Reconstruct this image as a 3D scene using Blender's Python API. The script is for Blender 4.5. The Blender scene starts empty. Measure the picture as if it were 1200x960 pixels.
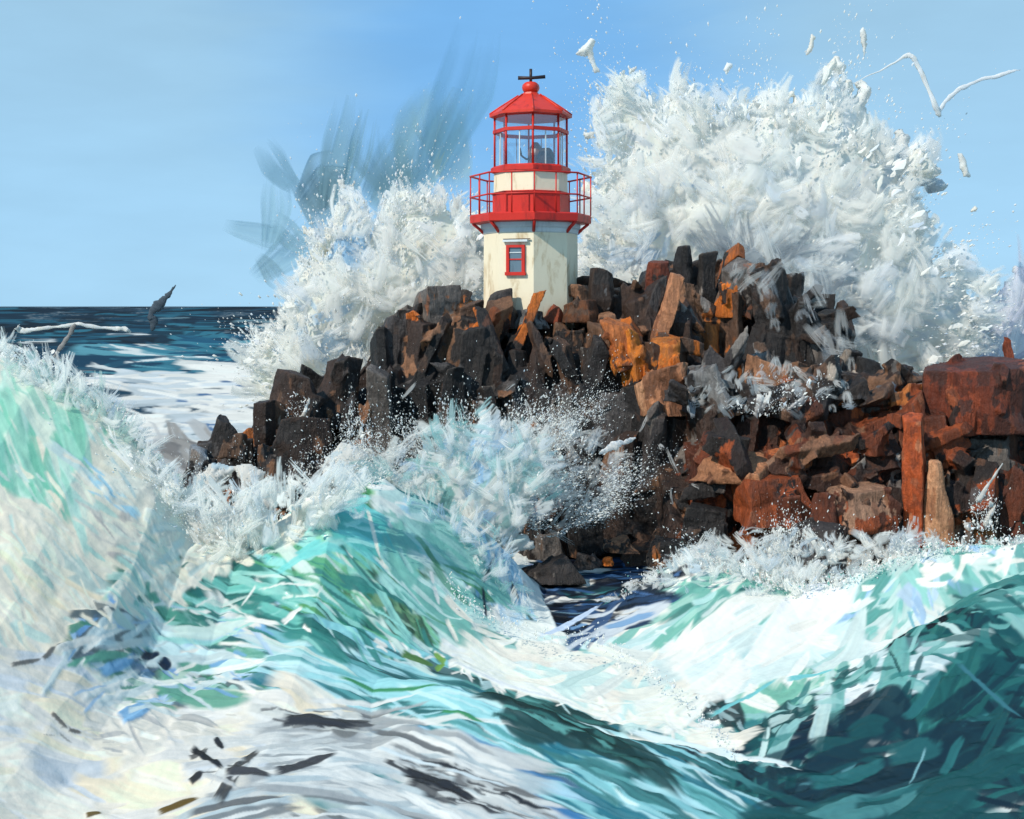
import bpy, math, random
import numpy as np
from mathutils import Vector, Matrix, kdtree

random.seed(7)
rng = np.random.default_rng(11)
S = bpy.context.scene
C = S.collection
R = math.radians

# ------------------------------------------------------------------ camera
F = 1448.0            # focal length in photo pixels (photo is 1200 x 960)
CX, HY = 600.0, 358.0  # principal column, horizon row
CAMZ = 8.0
cam = bpy.data.cameras.new('camera')
cam.sensor_width = 36.0
cam.lens = 36.0 * F / 1200.0
cam.shift_y = -(480.0 - HY) / 1200.0
cam.clip_start = 0.1
cam.clip_end = 20000
camo = bpy.data.objects.new('camera', cam)
C.objects.link(camo)
camo.location = (0, 0, CAMZ)
camo.rotation_euler = (R(90), 0, 0)
S.camera = camo

# ------------------------------------------------------------------ sky, sun
SUN_EL, SUN_AZ = 40.0, 48.0     # sun stands behind the viewer's left shoulder (AZ left of straight back)
to_sun = Vector((-math.sin(R(SUN_AZ)) * math.cos(R(SUN_EL)), -math.cos(R(SUN_AZ)) * math.cos(R(SUN_EL)), math.sin(R(SUN_EL))))
W = bpy.data.worlds.new('World')
S.world = W
W.use_nodes = True
nt = W.node_tree
nt.nodes.clear()
sky = nt.nodes.new('ShaderNodeTexSky')
sky.sky_type = 'NISHITA'
sky.sun_disc = False
sky.sun_elevation = R(SUN_EL)
sky.sun_rotation = math.atan2(to_sun.x, to_sun.y)
sky.air_density = 1.0
sky.dust_density = 0.3
sky.ozone_density = 2.0
hs = nt.nodes.new('ShaderNodeHueSaturation')
hs.inputs['Saturation'].default_value = 1.0
bg = nt.nodes.new('ShaderNodeBackground')
bg.inputs['Strength'].default_value = 0.10
wo = nt.nodes.new('ShaderNodeOutputWorld')
nt.links.new(sky.outputs[0], hs.inputs['Color'])
nt.links.new(hs.outputs[0], bg.inputs['Color'])
# the sky's own colour by direction: pale blue low down, a deeper patch high up, brushed by thin cirrus
def s2l(c): return tuple((v / 255 / 12.92 if v / 255 <= .04045 else ((v / 255 + .055) / 1.055) ** 2.4) for v in c) + (1,)
tcw = nt.nodes.new('ShaderNodeTexCoord'); sep = nt.nodes.new('ShaderNodeSeparateXYZ')
nt.links.new(tcw.outputs['Generated'], sep.inputs[0])
el = nt.nodes.new('ShaderNodeValToRGB')
for i, (p, c) in enumerate([(0.0, (158, 206, 238)), (.06, (157, 204, 237)), (.16, (155, 199, 229)), (.26, (151, 192, 219)), (1.0, (112, 170, 222))]):
    e = el.color_ramp.elements[i] if i < 2 else el.color_ramp.elements.new(p)
    e.position = p; e.color = s2l(c)
nt.links.new(sep.outputs['Z'], el.inputs[0])
dv = nt.nodes.new('ShaderNodeVectorMath'); dv.operation = 'DISTANCE'
nzw = nt.nodes.new('ShaderNodeTexNoise'); nzw.inputs['Scale'].default_value = 5.0; nzw.inputs['Detail'].default_value = 5.0; nzw.inputs['Distortion'].default_value = .8
mpw = nt.nodes.new('ShaderNodeMapping'); mpw.inputs['Rotation'].default_value = (0, R(25), 0); mpw.inputs['Scale'].default_value = (1.0, 1.0, 5.0)
nt.links.new(tcw.outputs['Generated'], mpw.inputs[0]); nt.links.new(mpw.outputs[0], nzw.inputs['Vector'])
ad = nt.nodes.new('ShaderNodeVectorMath'); ad.operation = 'MULTIPLY_ADD'; ad.inputs[1].default_value = (.10, .10, .10)
nt.links.new(nzw.outputs['Color'], ad.inputs[0]); nt.links.new(tcw.outputs['Generated'], ad.inputs[2])
nt.links.new(ad.outputs[0], dv.inputs[0]); dv.inputs[1].default_value = (.05, 1.04, .26)
mr = nt.nodes.new('ShaderNodeMapRange'); mr.interpolation_type = 'SMOOTHSTEP'
mr.inputs[1].default_value = .05; mr.inputs[2].default_value = .27; mr.inputs[3].default_value = .72; mr.inputs[4].default_value = 0.0
nt.links.new(dv.outputs['Value'], mr.inputs[0])
mxw = nt.nodes.new('ShaderNodeMix'); mxw.data_type = 'RGBA'
nt.links.new(mr.outputs[0], mxw.inputs[0]); nt.links.new(el.outputs[0], mxw.inputs[6]); mxw.inputs[7].default_value = s2l((98, 168, 232))
bg2 = nt.nodes.new('ShaderNodeBackground'); bg2.inputs['Strength'].default_value = 1.11
nz3 = nt.nodes.new('ShaderNodeTexNoise'); nz3.inputs['Scale'].default_value = 7.0; nz3.inputs['Detail'].default_value = 6.0
mp3 = nt.nodes.new('ShaderNodeMapping'); mp3.inputs['Rotation'].default_value = (0, R(-18), 0); mp3.inputs['Scale'].default_value = (1.6, 1.0, 6.0)
nt.links.new(tcw.outputs['Generated'], mp3.inputs[0]); nt.links.new(mp3.outputs[0], nz3.inputs['Vector'])
mr3 = nt.nodes.new('ShaderNodeMapRange'); mr3.inputs[1].default_value = .3; mr3.inputs[2].default_value = .7; mr3.inputs[3].default_value = .98; mr3.inputs[4].default_value = 1.045
nt.links.new(nz3.outputs[0], mr3.inputs[0])
sc3 = nt.nodes.new('ShaderNodeVectorMath'); sc3.operation = 'SCALE'
nt.links.new(mxw.outputs[2], sc3.inputs[0]); nt.links.new(mr3.outputs[0], sc3.inputs['Scale'])
nt.links.new(sc3.outputs[0], bg2.inputs['Color'])
mxs = nt.nodes.new('ShaderNodeMixShader'); mxs.inputs[0].default_value = .93
nt.links.new(bg.outputs[0], mxs.inputs[1]); nt.links.new(bg2.outputs[0], mxs.inputs[2])
nt.links.new(mxs.outputs[0], wo.inputs['Surface'])
sl = bpy.data.lights.new('sun', 'SUN')
sl.energy = 4.1
sl.angle = R(0.6)
sl.color = (1.0, 0.94, 0.84)
so = bpy.data.objects.new('sun', sl)
C.objects.link(so)
so.rotation_euler = to_sun.to_track_quat('Z', 'Y').to_euler()
so.location = (-30, -30, 40)
S.view_settings.view_transform = 'Standard'
S.view_settings.look = 'None'
S.view_settings.exposure = 0.0
S.view_settings.gamma = 1.0
S.view_settings.use_curve_mapping = False
S.cycles.max_bounces = 12
S.cycles.diffuse_bounces = 8
S.cycles.transmission_bounces = 8
S.cycles.transparent_max_bounces = 32

# ------------------------------------------------------------------ helpers
def lin(c):
    """sRGB 0..255 -> linear base colour"""
    c = np.asarray(c, float) / 255.0
    return np.where(c <= 0.04045, c / 12.92, ((c + 0.055) / 1.055) ** 2.4)

def at(px, py, Y):
    return Vector(((px - CX) / F * Y, Y, CAMZ - (py - HY) / F * Y))

_T = rng.random((256, 256))
def vnoise(x, y):
    x = np.asarray(x, float); y = np.asarray(y, float)
    xi = np.floor(x).astype(np.int64); yi = np.floor(y).astype(np.int64)
    fx = x - xi; fy = y - yi
    fx = fx * fx * (3 - 2 * fx); fy = fy * fy * (3 - 2 * fy)
    a = _T[xi & 255, yi & 255]; b = _T[(xi + 1) & 255, yi & 255]
    c = _T[xi & 255, (yi + 1) & 255]; d = _T[(xi + 1) & 255, (yi + 1) & 255]
    return (a * (1 - fx) + b * fx) * (1 - fy) + (c * (1 - fx) + d * fx) * fy
def fbm(x, y, o=4, g=0.5):
    s = 0; a = 1; t = 0
    for i in range(o):
        s = s + a * vnoise(x * 2 ** i + 17.3 * i, y * 2 ** i + 9.1 * i); t += a; a *= g
    return s / t

def inpoly(px, py, poly):
    px = np.asarray(px, float); py = np.asarray(py, float)
    ins = np.zeros(px.shape, bool)
    n = len(poly)
    for i in range(n):
        x0, y0 = poly[i]; x1, y1 = poly[(i + 1) % n]
        if y0 == y1: continue
        c = ((y0 > py) != (y1 > py)) & (px < (x1 - x0) * (py - y0) / (y1 - y0) + x0)
        ins ^= c
    return ins
def polydist(px, py, poly):
    d = np.full(np.shape(px), 1e9)
    n = len(poly)
    for i in range(n):
        x0, y0 = poly[i]; x1, y1 = poly[(i + 1) % n]
        dx, dy = x1 - x0, y1 - y0
        t = np.clip(((px - x0) * dx + (py - y0) * dy) / (dx * dx + dy * dy + 1e-9), 0, 1)
        d = np.minimum(d, np.hypot(px - x0 - t * dx, py - y0 - t * dy))
    return np.where(inpoly(px, py, poly), d, -d)
def polyarea(poly):
    p = np.array(poly, float); q = np.roll(p, -1, 0)
    return abs((p[:, 0] * q[:, 1] - q[:, 0] * p[:, 1]).sum()) / 2
def sample_poly(poly, n):
    p = np.array(poly, float); lo = p.min(0); hi = p.max(0); out = np.zeros((0, 2))
    while len(out) < n:
        q = lo + (hi - lo) * rng.random((max(n * 2, 16), 2))
        out = np.concatenate([out, q[inpoly(q[:, 0], q[:, 1], poly)]])
    return out[:n]

def mesh_np(name, verts, faces, mat, parent=None, vcol=None, fcol=None, smooth=False, alpha=None, uv=None):
    """verts Nx3, faces: array Mx4 / Mx3 or list of tuples"""
    me = bpy.data.meshes.new(name)
    verts = np.asarray(verts, np.float32)
    me.vertices.add(len(verts))
    me.vertices.foreach_set('co', verts.ravel())
    if isinstance(faces, np.ndarray):
        m, k = faces.shape
        loops = faces.ravel().astype(np.int32); start = np.arange(m, dtype=np.int32) * k
    else:
        m = len(faces); tot = np.array([len(f) for f in faces], np.int32)
        start = np.concatenate([[0], np.cumsum(tot)[:-1]]).astype(np.int32)
        loops = np.array([i for f in faces for i in f], np.int32)
    me.loops.add(len(loops)); me.loops.foreach_set('vertex_index', loops)
    me.polygons.add(m); me.polygons.foreach_set('loop_start', start)
    me.polygons.foreach_set('use_smooth', np.full(m, smooth, bool))
    if vcol is not None:
        a = me.color_attributes.new('Col', 'FLOAT_COLOR', 'POINT')
        d = np.ones((len(verts), 4), np.float32); d[:, :3] = vcol
        if alpha is not None: d[:, 3] = alpha
        a.data.foreach_set('color', d.ravel())
    if fcol is not None:
        a = me.color_attributes.new('Col', 'FLOAT_COLOR', 'CORNER')
        tot = np.diff(np.concatenate([start, [len(loops)]]))
        d = np.ones((len(loops), 4), np.float32); d[:, :3] = np.repeat(np.asarray(fcol), tot, axis=0)
        a.data.foreach_set('color', d.ravel())
    if uv is not None:
        l = me.uv_layers.new(name='UV'); l.data.foreach_set('uv', np.asarray(uv, np.float32)[loops].ravel())
    me.update(calc_edges=True); me.validate()
    if mat: me.materials.append(mat)
    o = bpy.data.objects.new(name, me); C.objects.link(o)
    if parent: o.parent = parent
    return o

CUR = ['']; SPRAY = {}
def tag(o, label=None, cat=None, group=None, kind=None):
    if label: o['label'] = label
    if cat: o['category'] = cat
    if group: o['group'] = group
    if kind: o['kind'] = kind
    if kind == 'stuff': SPRAY.setdefault(CUR[0], []).append(o)
    return o

# ------------------------------------------------------------------ materials
def mat_new(name):
    m = bpy.data.materials.new(name); m.use_nodes = True
    t = m.node_tree; t.nodes.clear()
    out = t.nodes.new('ShaderNodeOutputMaterial')
    return m, t, out
def N(t, kind, **kw):
    n = t.nodes.new(kind)
    for k, v in kw.items():
        if k in n.inputs: n.inputs[k].default_value = v
        else: setattr(n, k, v)
    return n

def mat_water():
    m, t, out = mat_new('sea water and foam')
    col = N(t, 'ShaderNodeVertexColor', layer_name='Col')
    d = N(t, 'ShaderNodeBsdfDiffuse', Roughness=0.3); g = N(t, 'ShaderNodeBsdfGlossy', Roughness=0.28)
    mx = N(t, 'ShaderNodeMixShader'); mx.inputs[0].default_value = 0.05
    tc = N(t, 'ShaderNodeTexCoord')
    nz = N(t, 'ShaderNodeTexNoise', Scale=7.0, Detail=5.0, Roughness=0.6)
    t.links.new(tc.outputs['Object'], nz.inputs['Vector'])
    b = N(t, 'ShaderNodeBump', Strength=0.25, Distance=0.06)
    t.links.new(nz.outputs[0], b.inputs['Height']); t.links.new(b.outputs[0], d.inputs['Normal']); t.links.new(b.outputs[0], g.inputs['Normal'])
    t.links.new(col.outputs['Color'], d.inputs[0])
    t.links.new(d.outputs[0], mx.inputs[1]); t.links.new(g.outputs[0], mx.inputs[2]); t.links.new(mx.outputs[0], out.inputs[0])
    return m
def mat_spray(name='white spray', trans=0.42, fade=False):
    m, t, out = mat_new(name)
    col = N(t, 'ShaderNodeVertexColor', layer_name='Col')
    d = N(t, 'ShaderNodeBsdfDiffuse'); tr = N(t, 'ShaderNodeBsdfTranslucent')
    mx = N(t, 'ShaderNodeMixShader'); mx.inputs[0].default_value = trans
    t.links.new(col.outputs[0], d.inputs[0]); t.links.new(col.outputs[0], tr.inputs[0])
    t.links.new(d.outputs[0], mx.inputs[1]); t.links.new(tr.outputs[0], mx.inputs[2])
    if fade:
        tp = N(t, 'ShaderNodeBsdfTransparent'); m2 = N(t, 'ShaderNodeMixShader')
        t.links.new(col.outputs['Alpha'], m2.inputs[0]); t.links.new(tp.outputs[0], m2.inputs[1])
        t.links.new(mx.outputs[0], m2.inputs[2]); t.links.new(m2.outputs[0], out.inputs[0])
    else:
        t.links.new(mx.outputs[0], out.inputs[0])
    return m
def mat_rock():
    m, t, out = mat_new('fractured rock')
    col = N(t, 'ShaderNodeVertexColor', layer_name='Col')
    p = N(t, 'ShaderNodeBsdfPrincipled', Roughness=0.55)
    p.inputs['Specular IOR Level'].default_value = 0.35
    tc = N(t, 'ShaderNodeTexCoord')
    mp = N(t, 'ShaderNodeMapping'); mp.inputs['Scale'].default_value = (9, 9, 1.5); mp.inputs['Rotation'].default_value = (.1, .25, .4)
    nz = N(t, 'ShaderNodeTexNoise', Scale=1.0, Detail=6.0, Roughness=0.65, Distortion=0.8)
    t.links.new(tc.outputs['Object'], mp.inputs[0]); t.links.new(mp.outputs[0], nz.inputs['Vector'])
    n2 = N(t, 'ShaderNodeTexNoise', Scale=3.0, Detail=8.0, Roughness=0.72)
    t.links.new(tc.outputs['Object'], n2.inputs['Vector'])
    def mrange(src, lo, hi, a, b):
        r = N(t, 'ShaderNodeMapRange'); r.inputs[1].default_value = lo; r.inputs[2].default_value = hi; r.inputs[3].default_value = a; r.inputs[4].default_value = b
        t.links.new(src, r.inputs[0]); return r.outputs[0]
    def mul(a, b):
        n = N(t, 'ShaderNodeMath', operation='MULTIPLY'); t.links.new(a, n.inputs[0]); t.links.new(b, n.inputs[1]); return n.outputs[0]
    h = mul(mrange(nz.outputs[0], .3, .7, .6, 1.45), mrange(n2.outputs[0], .3, .7, .6, 1.4))
    vm = N(t, 'ShaderNodeVectorMath', operation='SCALE'); t.links.new(col.outputs[0], vm.inputs[0]); t.links.new(h, vm.inputs['Scale'])
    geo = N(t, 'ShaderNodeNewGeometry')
    edge = mul(mrange(geo.outputs['Pointiness'], .53, .62, 0, .30), mrange(n2.outputs[0], .4, .6, .2, 1))  # highlights painted into the rock colour: sharp edges mixed towards pale tan
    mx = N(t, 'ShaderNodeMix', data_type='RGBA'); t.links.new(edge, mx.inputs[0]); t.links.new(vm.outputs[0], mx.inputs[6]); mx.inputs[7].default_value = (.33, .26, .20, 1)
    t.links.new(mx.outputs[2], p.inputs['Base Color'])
    b = N(t, 'ShaderNodeBump', Strength=0.8, Distance=0.06); t.links.new(h, b.inputs['Height']); t.links.new(b.outputs[0], p.inputs['Normal'])
    t.links.new(p.outputs[0], out.inputs[0])
    return m
def mat_paint(name, rgb, rough=0.45, var=0.25, wear=None, spec=0.4):
    m, t, out = mat_new(name)
    p = N(t, 'ShaderNodeBsdfPrincipled', Roughness=rough)
    p.inputs['Specular IOR Level'].default_value = spec
    tc = N(t, 'ShaderNodeTexCoord')
    mp = N(t, 'ShaderNodeMapping'); mp.inputs['Scale'].default_value = (1.5, 1.5, 0.5)
    nz = N(t, 'ShaderNodeTexNoise', Scale=1.6, Detail=7.0, Roughness=0.65, Distortion=0.4)
    t.links.new(tc.outputs['Object'], mp.inputs[0]); t.links.new(mp.outputs[0], nz.inputs['Vector'])
    rp = N(t, 'ShaderNodeValToRGB')
    c = lin(rgb)
    e = rp.color_ramp.elements
    e[0].position = 0.3; e[1].position = 0.68
    e[0].color = (*(c * (1 - var) if wear is None else lin(wear)), 1); e[1].color = (*np.clip(c * (1 + var * 0.25), 0, 0.92), 1)
    x = e.new(0.46); x.color = (*c, 1)
    t.links.new(nz.outputs[0], rp.inputs[0]); t.links.new(rp.outputs[0], p.inputs['Base Color'])
    n2 = N(t, 'ShaderNodeTexNoise', Scale=9.0, Detail=4.0)
    t.links.new(tc.outputs['Object'], n2.inputs['Vector'])
    b = N(t, 'ShaderNodeBump', Strength=0.25, Distance=0.02); t.links.new(n2.outputs[0], b.inputs['Height']); t.links.new(b.outputs[0], p.inputs['Normal'])
    t.links.new(p.outputs[0], out.inputs[0])
    return m
def mat_glass():
    m, t, out = mat_new('lantern glass')
    g = N(t, 'ShaderNodeBsdfGlossy', Roughness=0.06); g.inputs[0].default_value = (.8, .9, 1, 1)
    tp = N(t, 'ShaderNodeBsdfTransparent'); tp.inputs[0].default_value = (.965, .985, .995, 1)
    mx = N(t, 'ShaderNodeMixShader'); fr = N(t, 'ShaderNodeMath', operation='ADD'); fr.inputs[0].default_value = .07; fr.inputs[1].default_value = .04
    t.links.new(fr.outputs[0], mx.inputs[0]); t.links.new(tp.outputs[0], mx.inputs[1]); t.links.new(g.outputs[0], mx.inputs[2])
    t.links.new(mx.outputs[0], out.inputs[0])
    return m

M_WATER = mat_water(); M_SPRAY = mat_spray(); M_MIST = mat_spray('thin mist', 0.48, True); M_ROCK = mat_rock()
M_WHITE = mat_paint('weathered white render', (230, 217, 188), 0.6, 0.2, (188, 162, 120))
M_CORN = mat_paint('pale grey cornice', (205, 212, 212), 0.6, 0.2)
M_RED = mat_paint('red painted iron', (196, 38, 24), 0.45, 0.45, (128, 24, 18))
M_ROOF = mat_paint('red painted roof', (204, 50, 26), 0.42, 0.45, (132, 26, 18))
M_DARK = mat_paint('dark iron', (48, 34, 32), 0.5, 0.3)
M_BROWN = mat_paint('brown brass lamp', (128, 88, 64), 0.35, 0.5)
M_PANE = mat_paint('dim window glass', (96, 116, 128), 0.12, 0.4, None, 0.7)
M_GLASS = mat_glass()

# ------------------------------------------------------------------ brush work: strokes of water / foam laid on a surface grid
class Canvas:
    """a surface grid with two paint coordinates, its colour and a small relief"""
    def __init__(s, A, B, rows, colfun, base):
        s.A, s.B, s.rows, s.colfun = A, B, rows, colfun; s.guard = False
        s.col = np.zeros(A.shape + (3,), np.float32); s.col[:] = base
        s.h = np.zeros(A.shape, np.float32)
    def stroke(s, c, T, Wv, colour, bend=0.0, opac=1.0, relief=0.02, dry=0.3):
        """centre c, half length vector T, half width vector Wv (2-D)"""
        det = T[0] * Wv[1] - T[1] * Wv[0]
        if abs(det) < 1e-7: return
        ex = (abs(T) + abs(Wv) * (1 + abs(bend))) * 1.05
        b0, b1 = c[1] - ex[1], c[1] + ex[1]
        r0 = max(np.searchsorted(s.rows, b0) - 1, 0); r1 = min(np.searchsorted(s.rows, b1) + 1, len(s.rows))
        if r1 - r0 < 1: return
        c0, c1 = s.colfun(c[0] - ex[0], c[0] + ex[0], b0, b1)
        if c1 - c0 < 1: return
        da = s.A[r0:r1, c0:c1] - c[0]; db = s.B[r0:r1, c0:c1] - c[1]
        u = (da * Wv[1] - db * Wv[0]) / det
        v = (T[0] * db - T[1] * da) / det
        v = v - bend * (1 - u * u)
        ins = (abs(u) < 1) & (abs(v) < 1)
        if not ins.any(): return
        k = random.random() * 200
        fq = min(max(math.hypot(*Wv) / .034, 3), 14)
        br = vnoise(v * min(5, fq) + k, u * 0.7 + k) * 0.6 + vnoise(v * fq + k, u * 1.2 + 3 * k) * 0.4
        end = np.clip((1 - abs(u)) * (2.2 + 5 * br) - dry * (0.6 + 1.2 * (1 - br)) * (u > 0), 0, 1)
        side = np.clip((1 - abs(v)) * 6 + (br - 0.55) * 2.5, 0, 1)
        taper = np.clip((1 - 0.75 * np.clip(u, 0, 1) ** 2 - abs(v)) * 5, 0, 1)
        a = (ins * end * side * taper * opac)[..., None]
        cc = colour * (1 + 0.24 * (br - 0.5))[..., None]
        blk = s.col[r0:r1, c0:c1]
        blk += (cc - blk) * a
        hb = s.h[r0:r1, c0:c1]
        hb += a[..., 0] * (relief * (0.3 + 0.7 * vnoise(v * min(4, fq) + k, u * 0.7 + k) + 0.5 * np.clip(abs(v) - .6, 0, 1)) - 0.6 * hb)

def paint(cv, regions, mapper, scale=1.0):
    for rg in regions:
        poly, pal, ang, spread, ln, wd, cover = rg[:7]
        rel = rg[7] if len(rg) > 7 else 0.03
        cols = [lin(p[:3]) for p in pal]; ws = np.array([p[3] if len(p) > 3 else 1 for p in pal], float); ws /= ws.sum()
        area = polyarea(poly)
        for stage, (kl, kw, kc) in enumerate(((1.5, 2.4, 0.35), (1.0, 1.0, 0.35), (0.6, 0.45, 0.2))):
            if cover < .7 and ln < 50 and stage == 0: continue   # splatter: small marks only
            L, Wd = ln * kl, wd * kw
            n = int(cover * kc * area / (L * Wd) * 3.0) + (2 if stage == 0 else 0)
            pts = sample_poly(poly, n)
            a = ang(pts[:, 0], pts[:, 1]) if callable(ang) else np.full(n, float(ang))
            a = np.radians(a + rng.normal(0, spread, n))
            LL = L * (0.5 + rng.random(n)) / 2; WW = Wd * (0.5 + rng.random(n)) / 2
            dx, dy = np.cos(a), np.sin(a)
            c = mapper(pts[:, 0], pts[:, 1])
            e1 = mapper(pts[:, 0] + dx * LL, pts[:, 1] + dy * LL); e0 = mapper(pts[:, 0] - dx * LL, pts[:, 1] - dy * LL)
            w1 = mapper(pts[:, 0] - dy * WW, pts[:, 1] + dx * WW); w0 = mapper(pts[:, 0] + dy * WW, pts[:, 1] - dx * WW)
            ci = rng.choice(len(cols), n, p=ws)
            for i in range(n):
                T = e1[i] - c[i]; T2 = c[i] - e0[i]
                if np.hypot(*T2) < np.hypot(*T): T = T2
                Wv = w1[i] - c[i]; W2 = c[i] - w0[i]
                if np.hypot(*W2) < np.hypot(*Wv): Wv = W2
                lim = c[i][1] / F * (c[i][1] / 8 + 2) * 1.6 if cv.guard else 1e9
                if np.hypot(*T) > LL[i] * lim or np.hypot(*Wv) > WW[i] * lim: continue
                cc = cols[ci[i]] * (0.9 + 0.2 * rng.random())
                cv.stroke(c[i], T, Wv, cc, bend=rng.normal(0, .5), opac=0.75 + .25 * rng.random() if stage else .95, relief=rel * (1.2 - 0.3 * stage))

# ------------------------------------------------------------------ sea
def ridge(pts, wf, wb, lip=1.0):
    P = np.array([[(px - CX) / F * Y, Y, CAMZ - (py - HY) / F * Y] for px, py, Y in pts])
    o = np.argsort(P[:, 0]); return (P[o], wf, wb, lip)
RIDGES = [
    ridge([(-500, 470, 33), (-200, 400, 32), (0, 412, 31), (60, 434, 30.5), (130, 484, 30), (200, 567, 29.5), (235, 625, 29.5), (290, 636, 30), (340, 604, 30.5), (400, 574, 31), (450, 566, 32), (500, 585, 32.5), (560, 610, 33.5),
           (600, 655, 34), (640, 702, 34), (700, 705, 33), (740, 690, 32), (800, 660, 32), (860, 676, 31.5), (920, 698, 31), (985, 690, 31), (1060, 657, 31), (1130, 647, 30.5), (1200, 640, 30), (1500, 610, 30)], 2.2, 1.8),
    ridge([(-300, 815, 26), (100, 812, 25.5), (230, 820, 25), (350, 806, 26), (440, 800, 25), (540, 797, 23.5), (620, 825, 22.5), (720, 862, 21.5), (860, 893, 20.5), (1000, 920, 20.3), (1300, 920, 20)], 2.6, 1.0),
    ridge([(700, 960, 20), (880, 905, 21), (1000, 830, 23), (1090, 752, 25), (1200, 690, 26), (1450, 640, 27)], 2.8, 3.2),
]
def sea_h(x, y):
    z = (fbm(x * .16 + 5, y * .22 + 3, 3) - .5) * .7 * np.clip(60 / (y + 20), 0, 1)
    z = z + (fbm(x * .03 + 50, y * .06 + 31, 3) - .5) * 1.1 * np.clip((y - 55) / 60, 0, 1) * np.clip(900 / (y + 1), 0, 1)
    tot = 0
    for P, wf, wb, lip in RIDGES:
        yc = np.interp(x, P[:, 0], P[:, 1]); zc = np.clip(np.interp(x, P[:, 0], P[:, 2]), 0, None)
        zc = zc * (1 + .06 * (fbm(x * .7 + 3, y * .1 + 2, 3) - .5))
        t = yc - y + (fbm(x * .4, y * .5 + 20, 2) - .5) * .7
        w1 = wf * (.55 + .32 * zc); w2 = wb * (.6 + .22 * zc)
        p = np.where(t > 0, (1 / (1 + (t / w1) ** 2) - 0.06) / .94, np.exp(-(t / w2) ** 2))
        zz = zc * np.clip(p, 0, None)
        tot = np.maximum(tot, zz) + .12 * np.minimum(tot, zz)
    chop = (fbm(x * 1.1 + 70, y * 1.3 + 11, 4) - .5) * .5 * np.clip(1.4 - y / 40, 0, 1) * np.clip(.35 + tot * .2, 0, .6)
    return z * np.clip(1 - tot * .2, .3, 1) + tot + chop
_steps = np.concatenate([np.arange(12, 48, .12), np.geomspace(48, 8000, 260)])
def sea_hit(px, py):
    dx = (np.asarray(px, float) - CX) / F; dz = -(np.asarray(py, float) - HY) / F
    dz = np.minimum(dz, -0.0008)
    Yh = np.zeros(dx.shape)
    for a in range(0, len(dx), 2000):
        X = dx[a:a + 2000, None] * _steps; Z = CAMZ + dz[a:a + 2000, None] * _steps
        below = Z < sea_h(X, np.broadcast_to(_steps, X.shape))
        i = np.where(below.any(1), below.argmax(1), len(_steps) - 1); i0 = np.maximum(i - 1, 0)
        g = np.arange(len(i))
        s0, s1 = _steps[i0], _steps[i]
        f0 = Z[g, i0] - sea_h(X[g, i0], s0); f1 = Z[g, i] - sea_h(X[g, i], s1)
        tt = np.where(abs(f0 - f1) > 1e-9, f0 / (f0 - f1 + 1e-12), 1); tt = np.clip(tt, 0, 1)
        Yh[a:a + 2000] = s0 + (s1 - s0) * tt
    return np.stack([dx * Yh, Yh], 1)

ys = np.concatenate([np.arange(9, 17, .2), np.arange(17, 31, .023), np.arange(31, 45, .036), np.arange(45, 60, .12), np.geomspace(60, 400, 330), np.geomspace(401, 9000, 150)])
us = np.concatenate([np.linspace(-3.2, -1.02, 90)[:-1], np.linspace(-1.02, 1.02, 1180), np.linspace(1.02, 3.2, 90)[1:]])
HW = lambda y: .4144 * y + 0.6
GX = us[None, :] * HW(ys)[:, None]; GY = np.broadcast_to(ys[:, None], GX.shape).copy()
GZ = sea_h(GX, GY)
def sea_cols(a0, a1, b0, b1):
    b0 = max(b0, 9); b1 = max(b1, 9.01)
    lo = min(a0 / HW(b0), a0 / HW(b1)); hi = max(a1 / HW(b0), a1 / HW(b1))
    return max(np.searchsorted(us, lo) - 1, 0), min(np.searchsorted(us, hi) + 1, len(us))
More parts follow.
